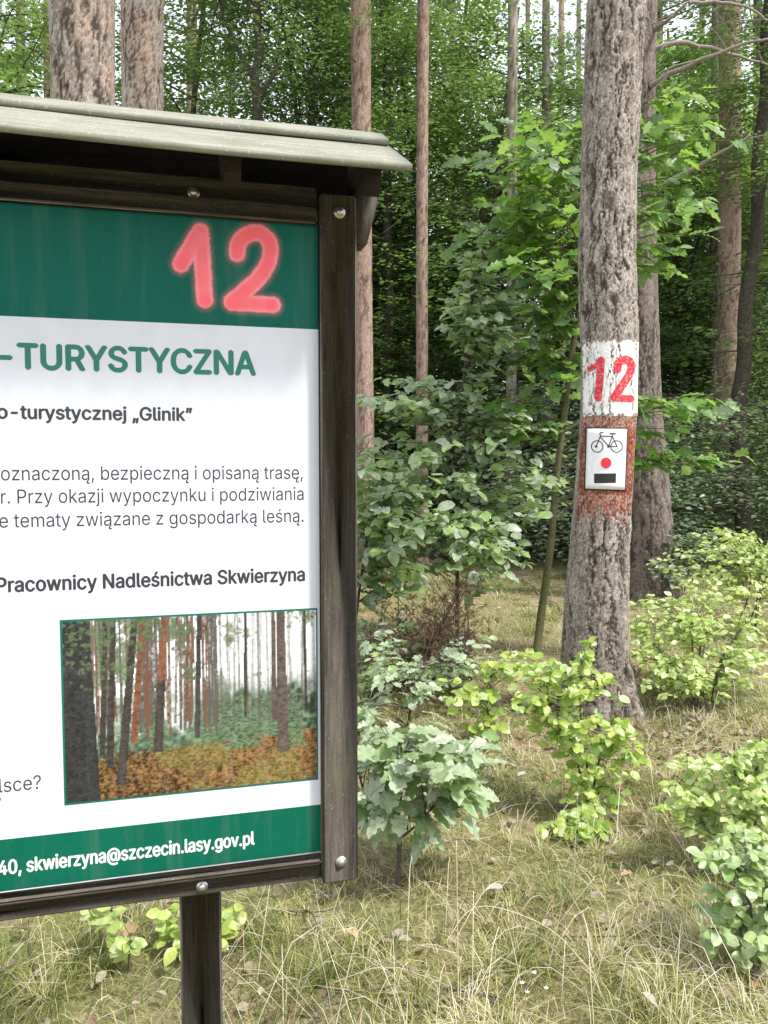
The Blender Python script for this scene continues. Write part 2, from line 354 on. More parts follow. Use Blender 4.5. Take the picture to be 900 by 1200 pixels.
def mat4(P, X, Nn, s):
    X = X / np.linalg.norm(X); Yv = np.cross(Nn, X); Yv /= np.linalg.norm(Yv) + 1e-9; Z = np.cross(X, Yv)
    M = Matrix.Identity(4)
    for i in range(3):
        M[i][0] = X[i] * s; M[i][1] = Yv[i] * s; M[i][2] = Z[i] * s; M[i][3] = P[i]
    return M

# ---------------------------------------------------------------- ground
def build_ground():
    n = 190; t = np.linspace(-1, 1, n)
    xs = np.sign(t) * (np.abs(t) ** 2.4) * 300; ys = np.sign(t) * (np.abs(t) ** 2.4) * 300 + 5
    X, Y = np.meshgrid(xs, ys); Z = gz(X, Y)
    mb = MB(); mb.add(np.stack([X, Y, Z], -1), grid_faces(n, n))
    tag(link('ground', mb.mesh('ground', M_GROUND)), kind='structure')
build_ground()

# ---------------------------------------------------------------- trunks with plated bark
class Trunk:
    def __init__(s, pix, Y, H, plate=0.035, depth=0.012, flare=0.35, tone='grey', seed=0, orange_from=99, flare_pow=0.18, root=0.0, zone=None, knots=()):
        s.knots = knots
        s.root = root; s.zone = zone
        """pix: [(px left, px right, py)] of the visible trunk edges at distance Y"""
        P = [pt((a + b) / 2, y, Y) for a, b, y in pix]; R = [(b - a) / 2 / FPX * np.linalg.norm(p - EYE) * 0.955 for (a, b, y), p in zip(pix, P)]
        o = np.argsort([p[2] for p in P]); P = np.array(P)[o]; R = np.array(R)[o]
        s.z, s.cx, s.R, s.Y, s.H = P[:, 2], P[:, 0], R, Y, H
        s.plate, s.depth, s.flare, s.tone, s.seed, s.of, s.fp = plate, depth, flare, tone, seed, orange_from, flare_pow
        s.rm = float(np.mean(R)); s.per = max(6, int(round(2 * math.pi * s.rm / plate)))
    def centre(s, z):
        z = np.asarray(z, float); x = np.interp(z, s.z, s.cx)
        sl = (s.cx[-1] - s.cx[max(0, len(s.z) - 3)]) / (s.z[-1] - s.z[max(0, len(s.z) - 3)] + 1e-9) if len(s.z) > 1 else 0
        return x + np.where(z > s.z[-1], (z - s.z[-1]) * sl, 0)
    def rad(s, z):
        z = np.asarray(z, float); r = np.interp(z, s.z, s.R)
        top = s.z[-1]; r = np.where(z > top, r * np.clip(1 - (z - top) / (s.H - top + 0.5), 0.05, 1) ** 0.7, r)
        return r
    def bark(s, th, z):
        u = th / (2 * np.pi) * s.per; v = z / (s.plate * 2.7)
        wu = u + 1.3 * (vnoise(u * 0.7, v * 0.9, 11 + s.seed) - 0.5) + 0.7 * (vnoise(u * 2, v * 2.2, 12 + s.seed) - 0.5)
        wv = v + 0.8 * (vnoise(u * 1.1, v * 1.3, 13 + s.seed) - 0.5) + 0.35 * (fbm(u * 3.3, v * 3.5, 15 + s.seed, 3) - 0.5)
        wu = wu + 0.55 * (fbm(u * 3.1, v * 3.7, 14 + s.seed, 3) - 0.5)
        k = s.seed
        fine = fbm(u * 7, v * 9, 60 + k, 4); mid = fbm(u * 2.2, v * 3.0, 61 + k, 5)
        rag = 0.05 * (fine - 0.5)
        f1 = np.abs(fbm(wu * 0.7, wv * 0.2, 66 + k, 5) - 0.5) + rag * 0.5; f2 = np.abs(fbm(wu * 1.25 + 9, wv * 0.75, 69 + k, 5) - 0.5) + rag * 0.6
        e1, id1 = worley(wu * 0.9, wv * 0.8, s.per, 20 + k)
        m = sstep(0.35, 0.6, fbm(u * 0.5, v * 0.5, 65 + k, 2))
        c1 = np.minimum(0.02 + 0.98 * sstep(0.006, 0.06, f1), 0.35 + 0.65 * sstep(0.0, 0.1, e1 + 0.3 * (mid - 0.5)) + 0.4 * m).clip(0, 1)
        c2 = 0.15 + 0.85 * sstep(0.003, 0.045, f2)
        lev = mid * 9 + 1.5 * (fine - 0.5); ter = np.floor(lev) / 9; id2 = _h(np.floor(lev), np.floor(lev) * 0 + np.round(id1 * 7), 3)   # scales lifting in steps
        if s.zone: q = sstep(s.zone[0] - .06, s.zone[0] + .06, z) * (1 - sstep(s.zone[1] - .02, s.zone[1] + .04, z)); c1 = 1 - (1 - c1) * (1 - .3 * q); c2 = 1 - (1 - c2) * (1 - .7 * q)
        h = 0.6 * c1 + 0.2 * c2 + 0.12 * id1 + 0.4 * (ter - 0.45) + 0.22 * (fine - 0.5)
        for kt, kz, kr in s.knots:
            dd = np.hypot((np.mod(th - kt + np.pi, 2 * np.pi) - np.pi) * s.rm, (z - kz) * 0.8) / kr
            h = h + 0.5 * np.exp(-((dd - 1.1) / 0.5) ** 2) - 0.8 * np.exp(-(dd / 0.6) ** 2); c1 = np.minimum(c1, 1 - 0.75 * np.exp(-(dd / 0.85) ** 2) * (0.6 + 0.4 * np.sin(dd * 14)))
        if s.zone: h = h * (1 - .72 * q) + .4 * q
        return h, c1, id1, c2, id2, fine, mid
    def surf(s, th, z, off=0.0, full=False):
        B = s.bark(th, z); r = s.rad(z)
        zg = z - 0.0
        fl = s.flare * np.exp(-np.clip(zg, 0, None) / s.fp) * (0.6 + 0.55 * np.cos(th * 4 + 0.6 + s.seed) + 0.25 * np.cos(th * 7 + s.seed) + s.root * np.exp(-((np.mod(th + np.pi, 2 * np.pi) - np.pi - 0.55) / 0.4) ** 2))
        rr = r * (1 + np.clip(fl, -0.1, 2)) + s.depth * (B[0] - 0.62) + r * 0.05 * (fbm(th * 1.2 + 5, z * 2.2, s.seed + 3, 2) - 0.5) * np.sin(th / 2) ** 2 + off
        V = np.stack([s.centre(z) + rr * np.sin(th), s.Y + s.base_y(z) - rr * np.cos(th), z], -1)
        return (V, B) if full else V
    def base_y(s, z): return 0 * z
    def colour(s, th, z, B):
        h, c1, id1, c2, id2, fine, mid = B
        if s.tone == 'grey':
            a, b, d = (0.19, 0.157, 0.13), (0.44, 0.4, 0.355), (0.05, 0.037, 0.028)
        elif s.tone == 'brown':
            a, b, d = (0.135, 0.105, 0.088), (0.25, 0.205, 0.175), (0.045, 0.035, 0.03)
        elif s.tone == 'pink':
            a, b, d = (0.3, 0.2, 0.155), (0.42, 0.32, 0.265), (0.15, 0.095, 0.075)
        else:
            a, b, d = (0.06, 0.052, 0.042), (0.1, 0.09, 0.075), (0.03, 0.025, 0.02)
        c = mixc(a, b, np.clip(0.3 + 0.45 * (id1 - 0.3) + 0.45 * (id2 - 0.5) + 1.5 * (fine - 0.5) + 0.9 * (mid - 0.5) + 0.5 * (fbm(th * 2, z * 1.7, 33, 2) - .5), 0, 1))
        if s.tone in ('grey',) and s.seed != 3:      # browner scales towards the foot, lichen grey above
            low = np.clip(1 - (z - 0.3) / 1.4, 0, 1); c = c * (1 - 0.2 * low[..., None]) * np.stack([1 + 0 * low, 1 - 0.03 * low, 1 - 0.05 * low], -1)
        if s.of < 90:
            o = sstep(s.of - 1.5, s.of + 1.5, z + 1.6 * (id1 - 0.5)); o = np.where(id2 > 0.55, o, o * 0.12) * sstep(.35, .6, fbm(th * 1.5, z * 3, 44, 2))
            c = mixc2(c, np.array([0.4, 0.26, 0.18]), o * 0.7)
        cr = np.clip(1 - c1 * (0.55 + 0.45 * c2), 0, 1)
        return mixc2(c, np.array(d), cr)
def mixc2(c, d, t): return c * (1 - t[..., None]) + d * t[..., None]

def needles(mb, P, D, n, ln, w, r):
    """tufts of thin needles fanned round directions D"""
    k = len(P); PP = np.repeat(P, n, 0); DD = np.repeat(D, n, 0) + r.normal(0, 0.55, (k * n, 3))
    DD /= np.linalg.norm(DD, axis=1)[:, None]; L_ = ln * r.uniform(0.7, 1.1, (k * n, 1))
    S = np.cross(DD, r.normal(0, 1, (k * n, 3))); S /= np.linalg.norm(S, axis=1)[:, None]
    V = np.stack([PP - S * w, PP + S * w, PP + DD * L_], 1).reshape(-1, 3)
    mb.add(V, np.arange(len(V)).reshape(-1, 3))
def pine_crown_mesh(seed, H0, H1, R, ntuft, ln=0.13, w=0.008, nn=9, name='crown'):
    r = np.random.default_rng(seed); mb = MB(); tw = MB()
    nb = 26; Ps = []; Ds = []
    for i in range(nb):
        z = H0 + (H1 - H0) * (i / nb) ** 0.9; a = r.uniform(0, 6.28); L_ = R * (1.05 - 0.75 * (i / nb)) * r.uniform(0.6, 1.1)
        d = np.array([math.cos(a), math.sin(a), r.uniform(0.0, 0.5)]); e = np.array([0, 0, z]) + d * L_
        c = curve_pts([[0, 0, z], np.array([0, 0, z]) + d * L_ * 0.5 + [0, 0, -0.1], e], 6)
        tube(tw, c, np.linspace(0.035, 0.01, 6), 4)
        m = int(ntuft / nb); t = r.uniform(0.35, 1.05, m)[:, None]
        base = np.array([0, 0, z]) + d * L_ * t; q = r.normal(0, 1, (m, 3)) * [0.34, 0.34, 0.16] * (0.5 + 0.6 * t)
        Ps.append(base + q); Ds.append(q + d * 0.3 + np.array([0, 0, 0.3]) + 1e-6)
    P = np.concatenate(Ps); D = np.concatenate(Ds); D /= np.linalg.norm(D, axis=1)[:, None]
    needles(mb, P, D, nn, ln, w, r)
    return mb.mesh(name, M_NEEDLE, smooth=False), tw.mesh('branch', M_DTRUNK)
CROWN_P = [pine_crown_mesh(101, 0, 6, 2.6, 2600), pine_crown_mesh(102, 0, 7, 3.0, 2800)]

def pine(name, label, pix, Y, H=17, rows=None, cols=64, z0=-0.1, ztop=None, crown=0, group=None, stubs=0, **k):
    T = Trunk(pix, Y, H, **k)
    bx = float(T.centre(0.0)); root = thing(name, label, 'pine tree', (bx, Y, 0), group)
    ztop = ztop or float(pt(450, 0, Y)[2]) + 0.3
    rows = rows or int((ztop - z0) / 0.012)
    z = np.concatenate([np.linspace(z0, ztop, rows), np.linspace(ztop, H, 24)[1:]])
    th = np.linspace(0, 2 * np.pi, cols, endpoint=False)
    # finer columns on every side equally
    TH, Z = np.meshgrid(th, z); V, B = T.surf(TH, Z, full=True); C = T.colour(TH, Z, B)
    V = V.reshape(-1, 3) - [bx, Y, 0]
    mb = MB(); mb.add(V, grid_faces(len(z), cols, True))
    link('trunk', mb.mesh('trunk', M_BARK, col=C.reshape(-1, 3)), root)
    if stubs:
        r = np.random.default_rng(k.get('seed', 0) + 77)
        for i in range(stubs):
            zz = r.uniform(2.4, ztop); a = r.uniform(-1.5, 1.5); rr = float(T.rad(zz)); L_ = r.uniform(0.05, 0.35)
            d = np.array([math.sin(a), -math.cos(a), r.uniform(-0.2, 0.3)]); p = np.array([float(T.centre(zz)) - bx, 0, zz]) + d * rr * 0.85
            m = MB(); tube(m, curve_pts([p, p + d * L_ * 0.5, p + d * L_ + [0, 0, -0.02]], 5), np.linspace(0.014, 0.004, 5), 5); link('dead_branch', m.mesh('dead_branch', M_TWIG), root)
    if crown is not None:
        cm, bm = CROWN_P[crown]; zc = H - 6.2; off = (float(T.centre(zc)) - bx, 0, zc)
        c = link('crown', cm, root, off); b = link('branches', bm, root, off)
        a = random.uniform(0, 6.28); c.rotation_euler.z = a; b.rotation_euler.z = a
    return root, T

# the marked pine
MAIN_PIX = [(694, 751, 0), (688, 746, 110), (684, 742, 210), (680, 742, 300), (682, 746, 400), (681, 745, 480), (675, 741, 560), (669, 736, 640), (663, 735, 700), (660, 736, 770), (662, 741, 830)]
marked, TM = pine('marked_pine', 'grey-barked pine trunk with painted white and orange bands and red 12', MAIN_PIX, 5.0, H=17, rows=760, cols=176, plate=0.034, depth=0.018, flare=0.36, tone='grey', seed=1, crown=0, flare_pow=0.15, root=1.1, knots=((-0.3, float(pt(712, 240, 4.84)[2]), 0.06), (-0.1, float(pt(712, 352, 4.84)[2]), 0.035)), zone=(float(pt(712, 606, 4.84)[2]), float(pt(712, 400, 4.84)[2])))
MB0 = np.array([float(TM.centre(0.0)), 5.0, 0])
second, T2 = pine('rough_pine', 'thicker brown pine with bare dead branches right behind the marked pine', [(722, 765, 0), (722, 764, 100), (724, 766, 250), (726, 769, 350), (728, 774, 480), (731, 783, 570), (735, 789, 640), (737, 793, 690)], 9.3, H=18, rows=460, cols=110, plate=0.05, depth=0.018, flare=0.2, tone='brown', seed=2, crown=1)
pine('foreground_pine', 'thick pine with flaking grey-pink plates above the board, larger of two', [(66, 127, 0), (67, 128, 118), (60, 130, 600)], 4.9, H=17, rows=330, cols=100, plate=0.036, depth=0.014, tone='grey', seed=3, crown=1, orange_from=3.6, group='two pines above the board')
pine('foreground_pine', 'reddish flaking pine right of the thickest pine above the board', [(146, 187, 0), (146, 188, 124), (142, 190, 600)], 6.6, H=18, rows=300, cols=80, plate=0.036, depth=0.012, tone='grey', seed=4, crown=0, orange_from=3.9, group='two pines above the board')
pine('pink_pine', 'straight pink-barked pine rising behind the right end of the board roof', [(412, 433, 0), (413, 434, 150), (416, 437, 400), (419, 440, 580)], 12.0, H=17, rows=360, cols=56, plate=0.05, depth=0.009, tone='pink', seed=5, crown=0, stubs=7)
pine('pink_pine', 'straight pink-barked pine at the right edge, crossed by a dead branch', [(845, 864, 0), (845, 867, 150), (843, 866, 320), (842, 864, 480), (841, 865, 600)], 14.0, H=17, rows=360, cols=56, plate=0.05, depth=0.009, tone='pink', seed=6, crown=1, stubs=8)
pine('slim_pine', 'thin orange pine left of the two thick pines above the board', [(53, 66, 0), (53, 67, 110), (52, 68, 600)], 15.0, rows=200, cols=28, tone='pink', seed=7, crown=0)
pine('slim_pine', 'slender reddish pine in the leaves between the board roof and the young oak', [(490, 502, 0), (488, 501, 250), (487, 502, 560)], 12.7, rows=200, cols=28, tone='pink', seed=8, crown=1)
pine('slim_pine', 'faint pinkish pine between the thick pines and the dark oak above the board', [(220, 230, 0), (219, 231, 130), (218, 232, 560)], 20.0, rows=160, cols=24, tone='pink', seed=9, crown=0)
pine('slim_pine', 'thin brown pine close behind the left side of the right-edge pink pine', [(834, 842, 100), (832, 841, 400), (830, 842, 560)], 15.6, rows=160, cols=24, tone='brown', seed=10, crown=1)
fx = [(596, 606, 13.6), (636, 644, 15), (655, 661, 34), (676, 681, 38), (528, 534, 33), (768, 776, 27), (884, 892, 24), (268, 274, 30), (395, 401, 30), (20, 28, 28), (616, 621, 42), (-60, -50, 25), (-140, -130, 30), (960, 972, 24), (1040, 1050, 30), (820, 825, 40)]
for i, (a, b, Y) in enumerate(fx):
    pine('distant_pine', 'thin distant pine trunk standing deep in the forest', [(a, b, 0), (a + random.uniform(-4, 4), b + random.uniform(-2, 4), 560)], Y, rows=70, cols=14, H=random.uniform(17, 21), tone=random.choice(['pink', 'brown', 'grey']), seed=11, crown=i % 2, group='distant pines deep in the forest')

M_DEADB = plain_mat('dead_branch_bark', (0.27, 0.24, 0.21), 0.85, 0.2, var=0.35, scale=60, bump=0.5)
# dead branches of the second pine
db = [[(762, 38, 9.2), (785, 22, 8.9), (806, 2, 8.7)], [(763, 100, 9.1), (790, 84, 8.8), (828, 68, 8.5), (870, 52, 8.3), (903, 45, 8.2)], [(764, 58, 9.2), (800, 50, 9.2), (850, 62, 9.3), (905, 78, 9.4)], [(806, 4, 8.7), (840, 3, 8.7), (872, 8, 8.7), (905, 26, 8.7)], [(748, 232, 9.3), (790, 210, 8.6), (840, 182, 8.2), (880, 158, 7.9)]]
for q in db:
    m = MB(); c = curve_pts([pt(*v) for v in q], 14); c += rng.normal(0, 0.006, c.shape); tube(m, c - np.array(second.location), np.linspace(0.032 if q is not db[3] else .02, 0.011, 14), 7)
    for k in range(4):
        p = c[3 + k * 3]; d = rng.normal(0, 1, 3) * [0.3, 0.3, 0.2]; tube(m, curve_pts([p, p + d * 0.5, p + d * 0.8 + [0, 0, -.05]], 5) - np.array(second.location), np.linspace(0.008, 0.003, 5), 4)
    link('dead_branch', m.mesh('dead_branch', M_DEADB), second)

# ---------------------------------------------------------------- paint on the marked pine
def zpx(py): return float(pt(712, py, 4.84)[2])
def paint(name, th0, th1, y0, y1, step, off, maskfn, colfn, label):
    zz = np.arange(zpx(y1), zpx(y0), step); r = 0.175; tt = np.arange(th0, th1, step / r)
    TH, Z = np.meshgrid(tt, zz); V, B = TM.surf(TH, Z, 0.0, full=True)
    V = TM.surf(TH, Z, off)
    U, W = proj(V); mk = maskfn(U, W, B, TH)
    F = grid_faces(len(zz), len(tt)); keep = mk.ravel()[F].min(1) > 0.5; F = F[keep]
    C = colfn(U, W, B).reshape(-1, 3); used, inv = np.unique(F, return_inverse=True)
    mb = MB(); mb.add(V.reshape(-1, 3)[used] - MB0, inv.reshape(-1, 4))
    o = link(name, mb.mesh(name, M_PAINT, col=C[used]), marked); tag(o, label); return o
facing = math.atan2(-MB0[0], 5.0)
def edge(U, W, k, s=0.35, a=3): return a * (fbm(U * s, W * s, k, 3) - 0.5)
def white_mask(U, W, B, TH):
    e = edge(U, W, 70, .4, 7); inside = (W > 399 + e * 1.3) & (W < 487 + e * 2) & (U > 683 + e * 0.5) & (U < 760)
    return (inside & ((B[1] > 0.42) | (fbm(U * .6, W * .4, 7, 3) > 0.42 + 0.1 * (W > 472)))).astype(float)
def white_col(U, W, B):
    n = fbm(U * 0.25, W * 0.12, 71, 4); c = mixc((0.8, 0.79, 0.79), (0.62, 0.6, 0.58), np.clip((n - 0.45) * 3, 0, 1))
    return mixc2(c, np.array([0.4, 0.33, 0.3]), (1 - sstep(0.3, 0.75, B[1] * (0.6 + 0.4 * B[3]))) * 0.75)
paint('white_paint', facing - 1.5, facing + 1.6, 394, 494, 0.0026, 0.0024, white_mask, white_col, 'flaking white painted square with the red number')
def s7(p): return [(640 + x / 4.6125, 380 + y / 4.615) for x, y in p]
D1a, D1b = s7([(297, 196), (281, 396)]), s7([(234, 240), (262, 228), (296, 196)])
D2a = s7([(386, 242), (389, 212), (404, 196), (428, 190), (452, 199), (463, 222), (458, 254), (438, 292), (400, 348), (368, 396)]); D2b = s7([(366, 398), (458, 402)])
def red_mask(U, W, B, TH):
    e = edge(U, W, 75, 0.9, 0.8)
    m = (seg_dist(U, W, D1a) < 4.7 + e) | (seg_dist(U, W, D1b) < 3.3 + e) | (seg_dist(U, W, D2a) < 5.0 + e) | (seg_dist(U, W, D2b) < 4.3 + e)
    return (m & (fbm(U * 1.3, W * 1.3, 77, 2) > 0.18)).astype(float)
paint('red_number', facing - 1.3, facing + 1.4, 414, 476, 0.002, 0.0052, red_mask, lambda U, W, B: mixc((0.62, 0.03, 0.055), (0.7, 0.2, 0.2), np.clip((fbm(U * .6, W * .6, 78, 3) - 0.5) * 4, 0, 1)), 'red stencilled 12')
def or_mask(U, W, B, TH):
    dens = np.clip((W - 486) / 5, 0, 1) * np.clip((622 - W) / 48, 0, 1); n = fbm(U * 0.55, W * 0.3, 80, 4); side = TH > facing - 1.12 + 0.25 * fbm(U * 0, W * .2, 3, 2)
    return ((n < 0.36 + 0.62 * dens) & (B[1] > 0.3) & (W > 487) & side & (TH < facing + 1.3)).astype(float)
def or_col(U, W, B):
    n = fbm(U * 0.5, W * 0.3, 82, 4); c = mixc((0.13, 0.03, 0.014), (0.3, 0.085, 0.035), np.clip((n - 0.35) * 3, 0, 1))
    fl = (fbm(U * 0.8, W * 0.45, 84, 4) > 0.66 - 0.14 * ((W > 580) | (W < 500))).astype(float) * 0.75
    return mixc2(c, np.array([0.36, 0.29, 0.25]), fl)
paint('orange_paint', facing - 1.4, facing + 1.45, 484, 624, 0.0032, 0.0032, or_mask, or_col, 'flaking rust-orange painted band')

# ---------------------------------------------------------------- bicycle trail sign on the marked pine
def on_trunk(px, py, off):
    d = ray(px, py); z = zpx(py)
    for _ in range(4):
        c = np.array([float(TM.centre(z)), 5.0]); r = float(TM.rad(z)) + off; o = -c; dd = d[:2]
        a = dd @ dd; b = 2 * o @ dd; cc = o @ o - r * r; disc = max(b * b - 4 * a * cc, 0); t = (-b - math.sqrt(disc)) / (2 * a); z = EYE[2] + d[2] * t
    return EYE + d * t
def sign_pt(X, Y, off): return on_trunk(640 + X / 4.6125, 380 + Y / 4.615, off)   # X, Y measured on an enlarged crop
def sign_patch(mb, corners, off, nu=18, nv=12, thick=None, wave=0.0):
    (x0, y0), (x1, y1), (x2, y2), (x3, y3) = corners; G = []
    for j in range(nv + 1):
        for i in range(nu + 1):
            u, v = i / nu, j / nv
            X = (x0 * (1 - u) + x1 * u) * (1 - v) + (x3 * (1 - u) + x2 * u) * v; Y = (y0 * (1 - u) + y1 * u) * (1 - v) + (y3 * (1 - u) + y2 * u) * v
            G.append(sign_pt(X, Y, off + wave * math.sin(u * 5 + v * 4) * math.sin(v * 7)))
    G = np.array(G); n = len(G); F = grid_faces(nv + 1, nu + 1)
    if thick:
        G2 = G + (EYE * [1, 1, 0] + [0, 0, 0] - G) * 0; dirn = np.array([float(TM.centre(1.5)), 5.0, 0]) - G; dirn[:, 2] = 0; dirn /= np.linalg.norm(dirn, axis=1)[:, None]
        G2 = G + dirn * thick; mb.add(np.vstack([G, G2]), F[:, ::-1], F + n)
        b = [i for i in range(nu + 1)] + [j * (nu + 1) + nu for j in range(1, nv + 1)] + [nv * (nu + 1) + i for i in range(nu - 1, -1, -1)] + [j * (nu + 1) for j in range(nv - 1, 0, -1)]
        mb.F.append(np.array([[b[i], b[(i + 1) % len(b)], b[(i + 1) % len(b)] + n, b[i] + n] for i in range(len(b))]) + mb.n - 2 * n)
    else: mb.add(G, F[:, ::-1])
M_SWHITE = plain_mat('sign_white', (0.78, 0.78, 0.8), 0.5, 0.4, var=0.06, scale=40); M_SBLACK = plain_mat('sign_black', (0.02, 0.02, 0.022), 0.55, 0.4, var=0.2)
M_SRED = plain_mat('sign_red', (0.7, 0.03, 0.06), 0.5, 0.4, var=0.1)
SB = np.array(sign_pt(320, 890, 0.012))
sg = thing('trail_sign', 'white bicycle trail sign with red dot and black bar on the painted pine', 'sign', tuple(SB))
m = MB(); sign_patch(m, [(214, 557), (443, 562), (431, 903), (204, 895)], 0.0078, thick=0.005); m.V = [v - SB for v in m.V]; link('sign_edge', m.mesh('sign_edge', M_SBLACK), sg)
m = MB(); sign_patch(m, [(221, 564), (437, 568), (425, 896), (211, 889)], 0.0088, thick=0.001); m.V = [v - SB for v in m.V]; link('sign_plate', m.mesh('sign_plate', M_SWHITE), sg)
def strip(mb, pts, w, off=0.0094):
    for (a, b) in zip(pts[:-1], pts[1:]):
        a, b = np.array(a, float), np.array(b, float); d = b - a; L_ = np.linalg.norm(d); d /= L_; nn = np.array([-d[1], d[0]]) * w / 2; a2, b2 = a - d * w * 0.25, b + d * w * 0.25
        k = max(1, int(L_ / 20)); G = []
        for i in range(k + 1):
            c = a2 + (b2 - a2) * i / k
            G += [sign_pt(*(c - nn), off), sign_pt(*(c + nn), off)]
        F = [[2 * i, 2 * i + 1, 2 * i + 3, 2 * i + 2] for i in range(k)]; mb.add(np.array(G) - SB, F)
def circ(cx, cy, r, n=28): return [(cx + r * math.cos(t), cy + r * math.sin(t)) for t in np.linspace(0, 2 * math.pi, n + 1)]
def disc(mb, cx, cy, r, off=0.0094, n=28):
    G = [sign_pt(cx, cy, off)] + [sign_pt(x, y, off) for x, y in circ(cx, cy, r, n)[:-1]]
    mb.add(np.array(G) - SB, [[0, 1 + (i + 1) % n, 1 + i] for i in range(n)])
m = MB(); strip(m, circ(276, 661, 31), 5.4); strip(m, circ(381, 661, 31), 5.4)
for seg in ([(271, 660), (294, 603)], [(292, 608), (338, 659)], [(294, 605), (358, 606)], [(338, 659), (361, 596)], [(338, 661), (384, 662)], [(359, 608), (384, 662)], [(294, 603), (290, 590), (297, 584), (309, 586)]):
    strip(m, seg, 5.6, 0.0095)
strip(m, [(346, 592), (374, 592)], 8, 0.0096); disc(m, 270, 661, 7, 0.0097); disc(m, 338, 660, 8, 0.0097); link('bicycle_symbol', m.mesh('bicycle_symbol', M_SBLACK), sg)
m = MB(); disc(m, 324, 750, 29, 0.0112); link('red_dot', m.mesh('red_dot', M_SRED), sg)
m = MB(); sign_patch(m, [(259, 808), (378, 806), (377, 858), (259, 860)], 0.0094, 8, 3); m.V = [v - SB for v in m.V]; link('black_bar', m.mesh('black_bar', M_SBLACK), sg)

# ---------------------------------------------------------------- information board
BD = np.array([3530 / 936, 1.0]); BD /= np.linalg.norm(BD)                 # along the board, to the right
AU = np.array([BD[0], BD[1], 0]); AN = np.array([BD[1], -BD[0], 0]); AZ = np.array([0, 0, 1.0])
O_ = pt(377, 600, 1.62); O_[2] = 0                                          # inner right edge of the print, on the ground
def bray(px, py, n=0.0):
    d = ray(px, py); t = ((O_ + AN * n - EYE) @ AN) / (d @ AN); P = EYE + d * t - O_; return float(P @ AU), float(P[2])
def bp(u, n, z): return np.array([u, n, z])                                 # local frame of the board: u right, n towards the viewer, z up
board = thing('information_board', 'roofed brown wooden information board with a green and white panel and sprayed 12', 'information board', tuple(O_))
board.matrix_world = Matrix(((AU[0], AN[0], 0, O_[0]), (AU[1], AN[1], 0, O_[1]), (0, 0, 1, 0), (0, 0, 0, 1)))
# note: (u, n, z) is left-handed with n towards the viewer, so use -n as the local y
board.matrix_world = Matrix(((AU[0], -AN[0], 0, O_[0]), (AU[1], -AN[1], 0, O_[1]), (0, 0, 1, 0), (0, 0, 0, 1)))
def L3(u, n, z): return (u, -n, z)
EX = np.eye(3)
M_FRAMEV = wood_mat('brown_timber_upright', (0.034, 0.027, 0.021), (0.12, 0.1, 0.08), 0.6, (150, 150, 9))
M_FRAMEH = wood_mat('brown_timber_rail', (0.04, 0.033, 0.026), (0.15, 0.125, 0.1), 0.6, (9, 150, 150))
M_ROOF = wood_mat('weathered_roof_plank', (0.16, 0.16, 0.125), (0.32, 0.32, 0.26), 0.6, (7, 160, 160), algae_col=(0.13, 0.15, 0.08))
M_ROOFU = wood_mat('roof_recess_shade', (0.012, 0.009, 0.008), (0.034, 0.026, 0.021), 0.15, (7, 150, 150))  # near-black tone puts the shade of the roof recess into the colour
M_STEEL = plain_mat('zinc_bolt', (0.55, 0.55, 0.55), 0.3, 0.5, metal=0.9, var=0.15)
M_ALU = plain_mat('panel_edge', (0.62, 0.63, 0.62), 0.5, 0.5, var=0.15)
def bbox_part(name, mat, u0, u1, n0, n1, z0, z1, bev=0.004, label=None):
    m = MB(); bevbox(m, ((u0 + u1) / 2, -(n0 + n1) / 2, (z0 + z1) / 2), EX, (abs(u1 - u0) / 2, abs(n1 - n0) / 2, abs(z1 - z0) / 2), bev)
    o = link(name, m.mesh(name, mat, smooth=False), board)
    if label: tag(o, label)
    return o
UW = -1.28                                            # left edge of the print, outside the picture
NF = 0.022                                            # front face of the uprights
zt = bray(377, 265)[1]; zb = bray(377, 1000)[1]; zg1 = bray(376, 386)[1]; zg2 = bray(378, 943)[1]
upL, _ = bray(376, 600, NF); upR, _ = bray(419, 600, NF)
zpt = bray(400, 228, NF)[1]; zpb = bray(400, 1034, NF)[1]
bbox_part('upright', M_FRAMEV, upL + 0.001, upR, -0.05, NF, zpb, zpt)
bbox_part('upright', M_FRAMEV, UW - (upR - upL), UW - 0.001, -0.05, NF, zpb, zpt)
zr1 = bray(200, 229, 0.012)[1]; zr0 = bray(200, 252, 0.012)[1]; zr2 = bray(200, 204, 0.004)[1]
bbox_part('top_batten', M_FRAMEH, UW + 0.001, upL - 0.001, -0.02, 0.014, zt, zr1 - 0.001)
bbox_part('top_rail', M_FRAMEH, UW + 0.001, upL - 0.001, -0.045, 0.002, zr1 + 0.001, zr2)
zs0 = bray(0, 1063, 0.018)[1]; zs1 = bray(0, 1049, 0.018)[1]; zs2 = bray(0, 1081, 0.004)[1]
bbox_part('bottom_batten', M_FRAMEH, UW + 0.001, upL - 0.001, -0.02, 0.018, zs0, zb - 0.003)
bbox_part('bottom_rail', M_FRAMEH, UW + 0.001, upL - 0.001, -0.045, 0.004, zs2, zs0 - 0.001)
lg0, _ = bray(211, 1100, -0.047); lg1, _ = bray(260, 1100, -0.047)
bbox_part('leg', M_FRAMEV, lg0, lg1, -0.14, -0.047, -0.05, zs0 + 0.08, 0.005)
bbox_part('leg', M_FRAMEV, UW - lg1, UW - lg0, -0.14, -0.047, -0.05, zs0 + 0.08, 0.005)
